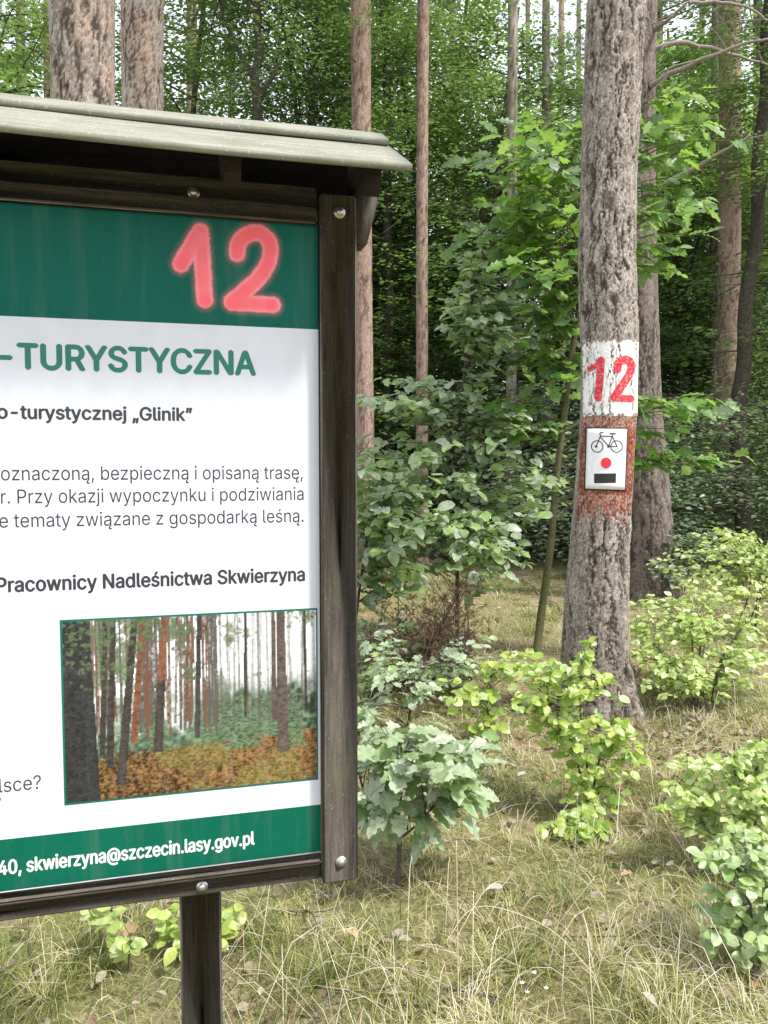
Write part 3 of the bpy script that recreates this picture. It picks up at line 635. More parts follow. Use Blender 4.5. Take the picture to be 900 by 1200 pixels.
# roof: two overlapping planks on each slope, pitch 40 degrees
PT = math.radians(29.5)
N0 = 0.18; ye = 165
ue, z_e = bray(200, ye, N0)
uend = bray(484, 201, N0)[0]; ustart = UW - (uend - 0) + 0.0
def ray_on_slope(py, n0, z0):
    """distance up the slope from (n0, z0) whose point projects to image height py at x = 200"""
    lo, hi = 0.0, 0.6
    for _ in range(40):
        t = (lo + hi) / 2; n = n0 - t * math.cos(PT); z = z0 + t * math.sin(PT)
        if bray(200, py, n)[1] > z: lo = t
        else: hi = t
    return t
def plank(name, t0, t1, lift, side=1, mat=M_ROOF):
    th = 0.014; prof = []
    # cross-section along the slope (s) and across the plank (h): rounded lower lip
    for s_, h_ in ((t0 + 0.006, -th), (t0 + 0.001, -th * 0.8), (t0, -th * 0.5), (t0 + 0.002, -th * 0.15), (t0 + 0.006, -0.0008), (t0 + 0.03, 0.0), (t1 - 0.004, 0.0), (t1, -0.004), (t1, -th)):
        s2, h2 = s_, h_ + lift
        n = N0 - s2 * math.cos(PT) + h2 * math.sin(PT); z = z_e + s2 * math.sin(PT) + h2 * math.cos(PT)
        if side < 0: n = 2 * NR - n
        prof.append((n, z))
    k = len(prof); nu = 40; us = np.linspace(ustart, uend - 0.004 * (lift > 0), nu); V = []
    for u in us:
        w = 0.0015 * math.sin(u * 7 + t0 * 40)
        V += [L3(u, n, z + w) for n, z in prof]
    m = MB(); F = grid_faces(nu, k, True); F = F if side > 0 else F[:, ::-1]
    m.add(V, F); m.F.append(np.array([[i for i in range(k)]])); m.F.append(np.array([[(nu - 1) * k + i for i in range(k)][::-1]]))
    link(name, m.mesh(name, mat, smooth=False), board)
tA = ray_on_slope(146, N0, z_e); tTop = ray_on_slope(129, N0, z_e + 0.02)
print('ROOF', tA, tTop, N0 - tTop * math.cos(PT)); NR = N0 - (tTop + 0.03) * math.cos(PT)                # ridge line
plank('roof_plank', 0.0, tA + 0.05, 0.0); plank('roof_plank', tA, tTop + 0.025, 0.0142)
# backing board and rafters, coloured dark as recess shade; gable brackets under the roof
def prism(name, poly_nz, u0, u1, mat, label=None):
    k = len(poly_nz); V = [L3(u0, n, z) for n, z in poly_nz] + [L3(u1, n, z) for n, z in poly_nz]
    m = MB(); m.add(V, [[i, (i + 1) % k, (i + 1) % k + k, i + k] for i in range(k)]); m.F.append(np.array([list(range(k))[::-1]])); m.F.append(np.array([list(range(k, 2 * k))]))
    return link(name, m.mesh(name, mat, smooth=False), board)
th2 = 0.0155
def under(t, h): return (N0 - t * math.cos(PT) + h * math.sin(PT), z_e + t * math.sin(PT) + h * math.cos(PT))
zrb = zr2 + 0.002; rx = bray(443, 215, 0.1)[0]
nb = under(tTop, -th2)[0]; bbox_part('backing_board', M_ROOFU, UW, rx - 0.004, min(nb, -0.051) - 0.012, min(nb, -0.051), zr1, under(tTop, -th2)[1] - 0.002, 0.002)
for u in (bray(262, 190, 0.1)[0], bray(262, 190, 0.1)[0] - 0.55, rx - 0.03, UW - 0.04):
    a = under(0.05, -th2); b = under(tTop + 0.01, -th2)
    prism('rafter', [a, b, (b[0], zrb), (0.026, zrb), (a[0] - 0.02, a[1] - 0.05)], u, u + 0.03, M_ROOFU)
gb0 = upR + 0.0015; gb1 = bray(441, 240, -0.0)[0]
zgb = bray(424, 287, 0.0)[1]
k_ = [(gb0, zgb), (bray(429, 287, 0.0)[0], zgb), (gb1, zpt - 0.005), (gb1, zpt + 0.02), (gb0, zpt + 0.02)]
m = MB(); V = [L3(u, 0.01, z) for u, z in k_] + [L3(u, -0.05, z) for u, z in k_]; m.add(V, [[i, (i + 1) % 5, (i + 1) % 5 + 5, i + 5] for i in range(5)]); m.F.append(np.array([[4, 3, 2, 1, 0]])); m.F.append(np.array([[5, 6, 7, 8, 9]]))
link('side_bracket', m.mesh('side_bracket', M_FRAMEV, smooth=False), board)
# bolts
def bolt(px, py, n):
    u, z = bray(px, py, n); m = MB(); r = 0.0085; prof = [(0, 0.007), (0.5, 0.0065), (0.85, 0.004), (0.9, 0.0012), (1.35, 0.001), (1.4, -0.002)]; ns = 16; V = []
    for q, h in prof:
        V += [L3(u + r * q * math.cos(a), n + h, z + r * q * math.sin(a)) for a in np.linspace(0, 2 * math.pi, ns, endpoint=False)]
    m.add(V, grid_faces(len(prof), ns, True)); link('bolt', m.mesh('bolt', M_STEEL), board)
bolt(227, 226, 0.003); bolt(237, 1039, 0.005); bolt(398, 249, NF + 0.001); bolt(400, 1010, NF + 0.001)
# printed panel: one thin sheet with its print as thin coloured layers
bbox_part('panel', M_ALU, UW, 0.004, -0.014, -0.003, zb, zt + 0.004, 0.001)
def sheet(name, u0, u1, z0, z1, n, colfn, step, parent=board, mat=M_PRINT, label=None):
    nu = max(2, int(abs(u1 - u0) / step) + 1); nz = max(2, int(abs(z1 - z0) / step) + 1)
    U, Z = np.meshgrid(np.linspace(u0, u1, nu), np.linspace(z0, z1, nz)); V = np.stack([U, np.full_like(U, -n), Z], -1); C = colfn(U, Z)
    m = MB(); m.add(V, grid_faces(nz, nu)); o = link(name, m.mesh(name, mat, col=np.broadcast_to(C, U.shape + (3,)).reshape(-1, 3)), parent)
    if label: tag(o, label)
    return o
GREEN = np.array([0.001, 0.105, 0.078]); GREEN2 = np.array([0.003, 0.112, 0.068]); WHITE = np.array([0.65, 0.685, 0.76])
sheet('white_print', UW + 0.002, 0.001, zg2, zg1, -0.0025, lambda U, Z: WHITE, 0.4)
def bxy(px, py): return bray(px, py, 0.0)
S1 = [bxy(*p) for p in ((212, 309), (235, 271), (240, 351))]; S2 = [bxy(*p) for p in ((278, 297), (280, 284), (291, 274), (305, 273), (316, 284), (316, 303), (306, 322), (290, 338), (272, 353))]; S2 = [tuple(q[:2]) for q in curve_pts([(a, b, 0) for a, b in S2], 40)]; S2b = [bxy(*p) for p in ((272, 354), (320, 357))]
pxs = abs(bxy(300, 300)[0] - bxy(310, 300)[0]) / 10
def header(U, Z):
    d = np.minimum(seg_dist(U, Z, S1), np.minimum(seg_dist(U, Z, S2), seg_dist(U, Z, S2b))) / pxs + 1.2 * (fbm(U * 90, Z * 90, 90, 2) - 0.5)
    core = 1 - sstep(8.0, 11.0, d + 1.6 * (vnoise(U * 700, Z * 700, 96) - .5)); spk = (vnoise(U * 620, Z * 620, 97) > 0.86 + 0.008 * d) * (1 - sstep(9, 20, d)) * 0.35; mist = (1 - sstep(8, 17, d)) * 0.2 * (0.4 + 1.2 * vnoise(U * 900, Z * 900, 91))
    # paint thins where the can passed quickly
    p = mixc((0.97, 0.15, 0.19), (0.97, 0.3, 0.34), np.clip(sstep(4, 9, d) * 0.7 + (fbm(U * 30, Z * 30, 92, 3) - 0.4), 0, 1))
    g = np.broadcast_to(GREEN, U.shape + (3,)) * (1 + 0.25 * (fbm(U * 6, Z * 6, 93, 3) - 0.5))[..., None]
    return mixc2(g, p, np.clip(core + mist * (1 - core), 0, 1)) if False else g * (1 - np.clip(core + mist + spk, 0, 1))[..., None] + p * np.clip(core + mist + spk, 0, 1)[..., None]
ha = bxy(180, 300)[0]; hb = bxy(350, 300)[0]
sheet('green_header', UW + 0.002, ha, zg1, zt + 0.002, -0.0025, lambda U, Z: GREEN * (1 + 0.25 * (fbm(U * 6, Z * 6, 93, 3) - 0.5))[..., None], 0.02)
sheet('green_header', ha, hb, zg1, zt + 0.002, -0.0025, header, 0.0016, label='green header with a pinkish red sprayed 12')
sheet('green_header', hb, 0.001, zg1, zt + 0.002, -0.0025, lambda U, Z: GREEN * (1 + 0.25 * (fbm(U * 6, Z * 6, 93, 3) - 0.5))[..., None], 0.02)
sheet('green_footer', UW + 0.002, 0.001, zb + 0.004, zg2, -0.0025, lambda U, Z: GREEN2 * (1 + 0.2 * (fbm(U * 6, Z * 6, 94, 3) - 0.5))[..., None], 0.02)
# lettering
def get_font():
    try:
        p = os.path.join(bpy.utils.resource_path('LOCAL'), 'datafiles', 'fonts', 'Inter.woff2')
        if os.path.exists(p): return bpy.data.fonts.load(p)
    except Exception: pass
    return None
FONT = get_font()
M_TGREEN = plain_mat('print_green', (0.012, 0.17, 0.12), 0.35, var=0.05); M_TBLACK = plain_mat('print_black', (0.035, 0.037, 0.045), 0.35, var=0.05); M_TWHITE = plain_mat('print_white', (0.8, 0.82, 0.82), 0.35, var=0.03)
M_TGREY = plain_mat('print_grey', (0.33, 0.34, 0.36), 0.4, var=0.05)
def text(body, p0, p1, ref, refh, mat, bold=0.0, crop_left=0):
    """p0, p1: photo pixels of the baseline's two ends; refh: pixel height of the reference letter 'ref' at p1"""
    (u0, z0), (u1, z1) = bxy(*p0), bxy(*p1); z0 = (z0 + z1) / 2
    h = bxy(p1[0], p1[1] - refh)[1] - bxy(*p1)[1]
    def contours(b):
        """the glyph outlines as closed point lists (overlapping strokes stay separate outlines)"""
        cu = bpy.data.curves.new('lettering', 'FONT'); cu.body = b
        if FONT: cu.font = FONT
        o = bpy.data.objects.new('lettering', cu); COL.objects.link(o); bpy.context.view_layer.update()
        c2 = o.to_curve(bpy.context.evaluated_depsgraph_get()); out = []
        for sp in c2.splines:
            if sp.type != 'BEZIER': out.append(np.array([p.co[:2] for p in sp.points])); continue
            P = []; bps = sp.bezier_points; n = len(bps)
            for a in range(n):
                p, q = bps[a], bps[(a + 1) % n]
                st = (p.handle_right - p.co).length < 1e-5 and (q.handle_left - q.co).length < 1e-5
                P += [v[:2] for v in geometry.interpolate_bezier(p.co, p.handle_right, q.handle_left, q.co, 2 if st else 6)][:-1]
            out.append(np.array(P))
        o.to_curve_clear(); bpy.data.objects.remove(o); return [c for c in out if len(c) > 2]
    R_ = np.concatenate(contours(ref)); rh = R_[:, 1].max()
    CC = contours(body)
    allp = np.concatenate(CC); x0, x1 = allp[:, 0].min(), allp[:, 0].max(); sx = (u1 - u0) / (x1 - x0); sy = h / rh
    m = MB(); bu = bold * sx; sh = [(0, 0)] if not bold else [(-bu, 0), (-bu / 3, 0), (bu / 3, 0), (bu, 0), (0, bu * .8), (0, -bu * .8)]
    n0 = np.cumsum([0] + [len(c) for c in CC]); eds = [(n0[k] + a, n0[k] + (a + 1) % len(c)) for k, c in enumerate(CC) for a in range(len(c))]
    vs, _, fs, _, _, _ = geometry.delaunay_2d_cdt([Vector(p) for p in allp.tolist()], [(int(a), int(b)) for a, b in eds], [], 0, 1e-6)
    VV = np.array([v[:] for v in vs]); FF = np.array([f[:3] for f in fs]); G = VV[FF].mean(1); wn_ = np.zeros(len(G))
    for c in CC:                                                                    # winding number of each triangle's centre
        x, y = c[:, 0], c[:, 1]; x2, y2 = np.roll(x, -1), np.roll(y, -1)
        cr = (x2 - x)[None] * (G[:, 1:2] - y[None]) - (G[:, 0:1] - x[None]) * (y2 - y)[None]
        wn_ += np.sum((y[None] <= G[:, 1:2]) & (y2[None] > G[:, 1:2]) & (cr > 0), 1) - np.sum((y[None] > G[:, 1:2]) & (y2[None] <= G[:, 1:2]) & (cr < 0), 1)
    FF = FF[np.abs(wn_) > 0.5]; W = np.stack([u0 + (VV[:, 0] - x0) * sx, np.full(len(VV), 0.0022), z0 + VV[:, 1] * sy], 1)
    for q, (du, dz) in enumerate(sh): m.add(W + [du, -0.00001 * q, dz], FF)
    return link('lettering', m.mesh('lettering', mat, smooth=False), board)
text('-TURYSTYCZNA', (0, 429), (299, 441), 'N', 27, M_TGREEN, 0.03)
text('o-turystycznej \u201eGlinik\u201d', (-3, 488), (225, 495), 'G', 15, M_TBLACK, 0.026)
text('oznaczon\u0105, bezpieczn\u0105 i opisan\u0105 tras\u0119,', (1, 562), (355, 562), 't', 14, M_TBLACK)
text('r. Przy okazji wypoczynku i podziwiania', (1, 589), (356, 587), 'd', 15, M_TBLACK)
text('e tematy zwi\u0105zane z gospodark\u0105 le\u015bn\u0105.', (-1, 617), (356, 613), 'd', 15, M_TBLACK)
text('Pracownicy Nadle\u015bnictwa Skwierzyna', (-4, 694), (357, 681), 'k', 15.5, M_TBLACK, 0.026)
text('lsce?', (-1, 930), (48, 924), 'l', 16, M_TBLACK)
text('?', (-9, 948), (1, 948), 'l', 14, M_TBLACK)
text('40, skwierzyna@szczecin.lasy.gov.pl', (-2, 1025), (298, 991), 'l', 15, M_TWHITE, 0.028)
# the printed forest picture
def picture(U, Z):
    X = (U - pu0) / (pu1 - pu0); Y = (Z - pz0) / (pz1 - pz0)                         # 0..1, y up
    n = fbm(X * 14, Y * 10, 200, 5); n2 = fbm(X * 60, Y * 45, 210, 4); n3 = fbm(X * 5, Y * 3, 220, 4); n4 = fbm(X * 150, Y * 80, 240, 2)
    c = np.broadcast_to(np.array([0.8, 0.82, 0.84]), X.shape + (3,)).copy()
    leafy = n2 * 0.55 + n * 0.55
    thr = 0.47 + 0.12 * sstep(0.42, 0.62, Y) * (1 - sstep(0.7, 0.95, Y)) + 0.13 * sstep(0.42, 0.62, X) + 0.05 * (Y < .5) - 0.06 * (X < .3)
    far = sstep(thr - 0.015, thr + 0.03, leafy); c = mixc2(c, mixc((0.05, 0.07, 0.03), (0.3, 0.36, 0.24), np.clip(n2 * 2.4 - 0.7, 0, 1)), far * 0.9)
    mistb = sstep(0.66, 0.5, Y + 0.14 * (n - 0.5) + 0.1 * (0.5 - X)) ; c = mixc2(c, mixc((0.1, 0.14, 0.1), (0.42, 0.48, 0.42), np.clip(n2 * 2.2 - 0.6, 0, 1)), mistb * (0.4 + 0.5 * (X > .45)))
    be = 0.33 + 0.07 * (fbm(X * 9, X * 0, 230, 2)) + 0.16 * (fbm(X * 22, Y * 6, 231, 3) - 0.5) + 0.17 * sstep(0.42, 0.7, X)
    bush = sstep(be + 0.02, be - 0.02, Y) * (X > 0.12); c = mixc2(c, mixc((0.02, 0.045, 0.022), (0.16, 0.24, 0.14), np.clip(n2 * 2.6 - 0.85, 0, 1)), bush * 0.93)
    g = sstep(0.29, 0.25, Y - 0.08 * (X - 0.5) + 0.04 * (n - 0.5)); n5 = fbm(X * 95, Y * 150, 241, 3); gc = mixc((0.035, 0.02, 0.01), (0.33, 0.19, 0.075), np.clip(n2 * 0.9 + n4 * 0.9 + n5 * 1.3 - 1.15 + 0.25 * (X - .5), 0, 1)); gc = mixc2(gc, np.array([0.2, 0.2, 0.06]) * (0.3 + 1.4 * n5[..., None]), sstep(0.47, 0.66, n3) * 0.5)
    c = mixc2(c, gc, g)
    r = np.random.default_rng(5)
    for cx, cb, ch, cw in [(r.uniform(.3, 1), r.uniform(.3, .42), r.uniform(.12, .3), r.uniform(.03, .07)) for _ in range(16)]:     # young conifers of the picture
        ty = (Y - cb) / ch; mk = (ty > -0.4) & (ty < 1) & (np.abs(X - cx) < cw * (1 - ty) * (0.55 + 0.9 * n5)); c = mixc2(c, mixc((0.03, 0.06, 0.03), (0.17, 0.25, 0.14), np.clip(n5 * 2 - .5, 0, 1)), mk * 0.75)
    for i in range(110):                                                               # slim distant trunks
        x0 = r.uniform(0.1, 1.0) if i > 18 else r.uniform(0.3, 0.6); w = r.uniform(0.002, 0.006); b = r.uniform(0.3, 0.46); ln = r.uniform(-0.02, 0.02)
        mk = (np.abs(X - x0 - ln * Y) < w) & (Y > b); red = x0 < 0.55
        c = mixc2(c, np.array([0.15, 0.075, 0.05]) if red and i % 2 else np.array([0.1, 0.085, 0.075]), mk * (0.85 if x0 < 0.6 else 0.45) * (0.55 + 0.9 * n4))
    for x0, x1, w, b, cl in ((0.13, 0.16, 0.01, 0.25, 0), (0.16, 0.19, 0.012, 0.17, 0), (0.2, 0.27, 0.015, 0.07, 0), (0.24, 0.3, 0.012, 0.3, 1), (0.34, 0.385, 0.016, 0.24, 2), (0.5, 0.52, 0.01, 0.3, 0), (0.46, 0.475, 0.006, 0.4, 1), (0.7, 0.705, 0.006, 0.4, 0), (0.86, 0.85, 0.02, 0.17, 3), (0.825, 0.82, 0.009, 0.36, 3), (0.96, 0.95, 0.006, 0.4, 0), (0.055, 0.05, 0.058, -0.1, 4)):
        xc = x0 + (x1 - x0) * Y; mk = (np.abs(X - xc) < w * (1.25 - 0.4 * Y)) & (Y > b); base = {0: (0.045, 0.04, 0.035), 1: (0.15, 0.065, 0.04), 2: (0.05, 0.04, 0.035), 3: (0.09, 0.07, 0.06), 4: (0.03, 0.03, 0.03)}[cl]
        cc = np.array(base) * (0.02 + n2[..., None] * .8 + n5[..., None] * 1.5); mk = mk & (Y > b + 0.02 * (n4 - .5))
        if cl == 2: cc = np.where((Y > 0.65)[..., None], np.array([0.16, 0.07, 0.04]) * (0.2 + n2[..., None] + n4[..., None]), cc)
        c = np.where(mk[..., None], cc, c)
    top = sstep(0.0, 0.06, n2 + 0.5 * n - (0.88 - 0.5 * (Y - 0.7) + 0.2 * (X > 0.5))) * (Y > 0.62); c = mixc2(c, mixc((0.03, 0.05, 0.025), (0.16, 0.22, 0.1), n5), top * 0.85)
    return c
pu0, _ = bxy(75, 830); pu1, _ = bxy(371, 830); _, pz1 = bxy(370, 715); _, pz0 = bxy(371, 912)
sheet('picture_border', pu0 - 0.004, pu1 + 0.003, pz0 - 0.004, pz1 + 0.004, -0.0021, lambda U, Z: np.array([0.01, 0.14, 0.1]), 0.4)
sheet('forest_picture', pu0, pu1, pz0, pz1, -0.0017, picture, 0.0017, label='printed picture of a sunlit pine forest')

# ---------------------------------------------------------------- near plants: stems, twigs, single leaves
TPL_CACHE = {}
def leafset(kinds, mat):
    key = (tuple(kinds), mat.name)
    if key not in TPL_CACHE:
        TPL_CACHE[key] = [(leaf_tpl(k, droop=d, fold=f, twist=t), leaf_mesh(k, mat, droop=d, fold=f, twist=t)) for k in kinds for d, f, t in ((0.1, 0.2, 0.05), (0.3, 0.12, -0.14), (-0.06, 0.34, 0.16), (0.42, 0.26, 0.1))]
    return TPL_CACHE[key]
def plant(name, label, cat, base, stems, clusters, kinds, mat, size, per_twig=8, stem_mat=None, twig_r=0.003, maxobj=300, group=None, flat=0.35, seed=1, spread=0.5, leaf_label=None, face=0.25):
    r = np.random.default_rng(seed); stem_mat = stem_mat or M_TWIG; base = np.asarray(base, float)
    root = thing(name, label, cat, tuple(base), group)
    SP = []
    for k, (pts, r0, r1) in enumerate(stems):
        c = curve_pts(pts, max(10, len(pts) * 6)); SP.append(c); m = MB(); tube(m, c - base, np.linspace(r0, r1, len(c)), 7); link('stem', m.mesh('stem', stem_mat), root)
    SA = np.concatenate(SP); tw = MB(); P = []; X = []; Nn = []; S = []
    for cl in clusters:
        px, py, Y, rx, ry, rd, nt = cl[:7]; sz = size * (cl[7] if len(cl) > 7 else 1)
        for _ in range(nt):
            q = r.normal(0, 0.5, 3); q = q / max(1, np.linalg.norm(q)); T = pt(px + q[0] * rx, py + q[1] * ry, Y + q[2] * rd); T[2] = max(T[2], 0.04)
            want = T - np.array([0, 0, 0.35]) * np.linalg.norm(T[:2] - base[:2]); i = np.argmin(np.linalg.norm(SA - want, axis=1)); A = SA[i]
            mid = (A + T) / 2 + np.array([0, 0, 0.12 * np.linalg.norm(T - A)]) + r.normal(0, 0.02, 3); c = curve_pts([A, mid, T], 8)
            tube(tw, c - base, np.linspace(twig_r, twig_r * 0.35, 8), 4, cap=False)
            L_ = np.linalg.norm(T - A); m_ = per_twig; t = 1 - r.uniform(0, min(1.0, spread / max(L_, 0.05)), m_); t[0] = 1
            idx = t * 7; i0 = np.clip(idx.astype(int), 0, 6); f = (idx - i0)[:, None]; pos = c[i0] * (1 - f) + c[i0 + 1] * f
            d = c[-1] - c[-3]; d[2] *= 0.4; d /= np.linalg.norm(d) + 1e-9
            sg_ = np.where(np.arange(m_) % 2 == 0, 1, -1) * r.uniform(0.4, 1.3, m_); sg_[0] = 0
            ca, sa = np.cos(sg_), np.sin(sg_); dx = np.stack([d[0] * ca - d[1] * sa, d[0] * sa + d[1] * ca, r.normal(-0.08, 0.22, m_)], 1)
            nrm = np.array([0, -face, 1.0]) + r.normal(0, flat, (m_, 3)); s = sz * r.uniform(0.6, 1.15, m_)
            dx /= np.linalg.norm(dx, axis=1)[:, None]
            P.append(pos + dx * s[:, None] * 0.12); X.append(dx); Nn.append(nrm); S.append(s)
    if tw.V: link('twigs', tw.mesh('twigs', stem_mat), root)
    P = np.concatenate(P); X = np.concatenate(X); Nn = np.concatenate(Nn); S = np.concatenate(S)
    k = P[:, 2] > gz(P[:, 0], P[:, 1]) + 0.015; P, X, Nn, S = P[k], X[k], Nn[k], S[k]
    ls = leafset(kinds, mat); px_ = S / P[:, 1]; order = np.argsort(-px_); big = order[:maxobj]; rest = order[maxobj:]
    for j in big:
        o = link('leaf', ls[r.integers(len(ls))][1], root); o.matrix_basis = mat4(P[j] - base, X[j], Nn[j], S[j])
    if len(rest):
        m = MB(); ch = r.integers(0, len(ls), len(rest))
        for q in range(len(ls)):
            w = rest[ch == q]
            if len(w): cloud(m, ls[q][0], P[w] - base, X[w], Nn[w], S[w])
        o = link('leaves', m.mesh('leaves', mat), root); tag(o, kind='stuff')
    return root

# leaning young oak behind the marked pine
b = gnd(628, 772)
st = [b, pt(634, 720, 6.5), pt(645, 640, 6.45), pt(652, 560, 6.4), pt(662, 480, 6.35), pt(672, 400, 6.3), pt(688, 300, 6.3), pt(702, 180, 6.3), pt(712, 60, 6.3), pt(716, -40, 6.3)]
plant('young_oak', 'leaning young oak whose leafy boughs show on both sides of the marked pine', 'oak sapling', b, [(st, 0.036, 0.014)],
      [(600, 215, 5.9, 85, 60, 0.4, 34), (640, 160, 6.2, 55, 40, 0.4, 14), (640, 300, 6.1, 65, 80, 0.5, 34), (590, 290, 6.0, 60, 50, .4, 16), (800, 150, 6.4, 60, 50, 0.4, 22), (785, 250, 6.4, 50, 50, 0.4, 20), (780, 310, 6.5, 40, 30, 0.3, 7), (800, 480, 6.2, 60, 22, 0.3, 11), (825, 540, 6.1, 42, 18, 0.2, 7), (770, 530, 6.2, 35, 25, .2, 6), (645, 410, 6.4, 45, 60, 0.4, 18), (600, 470, 6.4, 40, 40, .3, 8)],
      ['oak', 'oakwide'], M_OAK, 0.165, 6, M_GTWIG, 0.006, seed=3, flat=0.45, face=0.45)
# slender dark stemmed sapling
b = gnd(535, 765)
st = [b, pt(536, 690, 6.75), pt(535, 600, 6.7), pt(538, 500, 6.65), pt(546, 420, 6.6), pt(556, 330, 6.6), pt(565, 270, 6.6)]
plant('hazel_sapling', 'slender dark-stemmed sapling with layered leaves between board and leaning oak', 'sapling', b, [(st, 0.02, 0.007)],
      [(590, 380, 6.3, 65, 50, 0.5, 42), (560, 330, 6.4, 50, 70, 0.4, 26), (480, 465, 6.2, 70, 25, 0.5, 32), (500, 540, 6.2, 85, 60, 0.6, 48), (480, 620, 6.1, 80, 60, 0.6, 60), (570, 640, 6.3, 65, 50, 0.5, 40), (600, 490, 6.5, 65, 60, 0.5, 42), (610, 570, 6.6, 60, 50, .5, 26), (640, 400, 6.6, 40, 60, .4, 16)],
      ['oval', 'oval', 'oakwide'], M_HAZEL, 0.108, 10, M_TWIG, 0.004, seed=4, flat=0.33, face=0.28, spread=0.45)
b = gnd(410, 790)
plant('hazel_bush', 'grey-green bush with broad leaves just right of the board upright', 'bush', b, [([b, pt(420, 700, 6.1), pt(435, 600, 6.1)], 0.016, 0.008), ([b, pt(400, 700, 6.1), pt(400, 560, 6.1)], 0.014, 0.006)],
      [(450, 640, 6.0, 50, 60, 0.4, 34), (440, 560, 6.1, 45, 50, 0.4, 18), (470, 590, 6.0, 60, 40, 0.4, 18), (370, 620, 6.0, 50, 90, .5, 16)], ['oak', 'oval'], M_HAZEL, 0.125, 9, M_TWIG, 0.004, seed=5, face=0.28, flat=.33)
# foreground oak seedling
b = gnd(466, 1040)
plant('oak_seedling', 'pale grey-green oak seedling beside the board upright in the foreground', 'oak seedling', b, [([b, pt(468, 990, 2.98), pt(466, 930, 2.96), pt(470, 890, 2.95)], 0.011, 0.005), ([pt(467, 985, 2.98), pt(495, 960, 2.95), pt(518, 930, 2.93)], 0.005, 0.003), ([pt(467, 960, 2.98), pt(440, 940, 3.0), pt(425, 925, 3.0)], 0.005, 0.003)],
      [(490, 880, 2.95, 85, 34, 0.22, 24), (450, 920, 3.0, 50, 45, 0.2, 13), (530, 920, 2.95, 45, 35, 0.15, 9), (480, 955, 2.95, 60, 28, 0.2, 9, 0.8), (450, 850, 3.0, 45, 25, 0.2, 7)], ['oak', 'oakwide'], M_OAKF, 0.115, 6, M_TWIG, 0.0028, seed=6, spread=0.16, flat=0.3, face=0.3)
b = gnd(478, 850)
plant('oak_seedling', 'small silvery oak seedling behind the larger one, by the rusty brush', 'oak seedling', b, [([b, pt(485, 810, 4.6), pt(500, 780, 4.6)], 0.008, 0.004)],
      [(480, 800, 4.6, 45, 30, 0.25, 16), (535, 770, 5.0, 30, 16, 0.2, 6), (430, 830, 4.6, 30, 30, .2, 8), (445, 770, 4.8, 30, 25, .2, 6)], ['oak', 'oakwide'], M_OAKF, 0.09, 5, M_TWIG, 0.0025, seed=7, spread=0.15, face=0.35)
# yellow-green shrubs
b = gnd(690, 955)
plant('yellow_shrub', 'bright yellow-green shrub in front of the marked pine foot', 'shrub', b, [([b, pt(688, 900, 3.6), pt(680, 830, 3.62), pt(682, 760, 3.65)], 0.007, 0.003), ([b, pt(700, 900, 3.6), pt(715, 850, 3.6)], 0.006, 0.003), ([b, pt(672, 880, 3.6), pt(640, 820, 3.6)], 0.006, 0.003)],
      [(680, 800, 3.6, 50, 32, 0.15, 26), (650, 835, 3.6, 50, 32, 0.15, 24), (700, 870, 3.55, 48, 30, 0.15, 26), (640, 795, 3.7, 45, 28, .15, 14), (735, 890, 3.55, 26, 22, 0.1, 7), (685, 905, 3.5, 35, 22, 0.1, 9), (685, 1010, 3.3, 34, 28, 0.1, 15, 1.1), (690, 765, 3.65, 14, 18, 0.1, 4, 1.2), (688, 965, 3.42, 32, 30, .1, 14, .9), (705, 925, 3.5, 36, 28, .1, 12), (665, 985, 3.35, 34, 26, .1, 9), (655, 870, 3.55, 36, 26, .1, 9)],
      ['round', 'oval'], M_YEL, 0.047, 7, M_TWIG, 0.0018, seed=8, spread=0.1, flat=0.5, face=0.7)
b = gnd(575, 875)
plant('yellow_shrub', 'small yellow-green shrub between oak seedlings and marked pine', 'shrub', b, [([b, pt(572, 840, 4.45), pt(570, 800, 4.4)], 0.006, 0.003)],
      [(548, 815, 4.4, 38, 30, 0.15, 17), (590, 785, 4.4, 42, 20, 0.15, 13), (575, 835, 4.4, 28, 22, 0.15, 8), (612, 775, 4.5, 28, 15, .15, 7), (560, 850, 4.3, 30, 15, .15, 5)], ['round', 'oval'], M_YEL, 0.06, 5, M_TWIG, 0.0018, seed=9, spread=0.12, flat=0.5, face=0.6)
# right-hand pale shrubs
def shrub_stems(b, px, py, Y, n, s):
    r = np.random.default_rng(s); out = []
    for i in range(n):
        q = pt(px + r.normal(0, 30), py + r.normal(0, 8), Y + r.normal(0, 0.15)); out.append(([b + [r.normal(0, .05), r.normal(0, .05), 0], (b + q) / 2 + [0, 0, .05], q], 0.007, 0.003))
    return out
b = gnd(815, 835)
plant('pale_shrub', 'broad pale green shrub right of the marked pine', 'shrub', b, shrub_stems(b, 810, 740, 5.2, 7, 1),
      [(800, 735, 5.3, 80, 30, 0.4, 70), (840, 785, 5.0, 55, 28, 0.3, 44), (775, 775, 5.0, 40, 25, 0.3, 26), (860, 730, 5.5, 55, 30, 0.4, 40), (770, 705, 5.6, 35, 12, 0.3, 12), (830, 700, 5.8, 70, 22, .4, 34), (880, 775, 5.2, 40, 35, .3, 30), (790, 800, 4.9, 45, 18, .3, 18)], ['oval', 'small'], M_PALE, 0.055, 9, M_TWIG, 0.0018, seed=10, spread=0.2, flat=0.35, face=0.3)
b = gnd(880, 745)
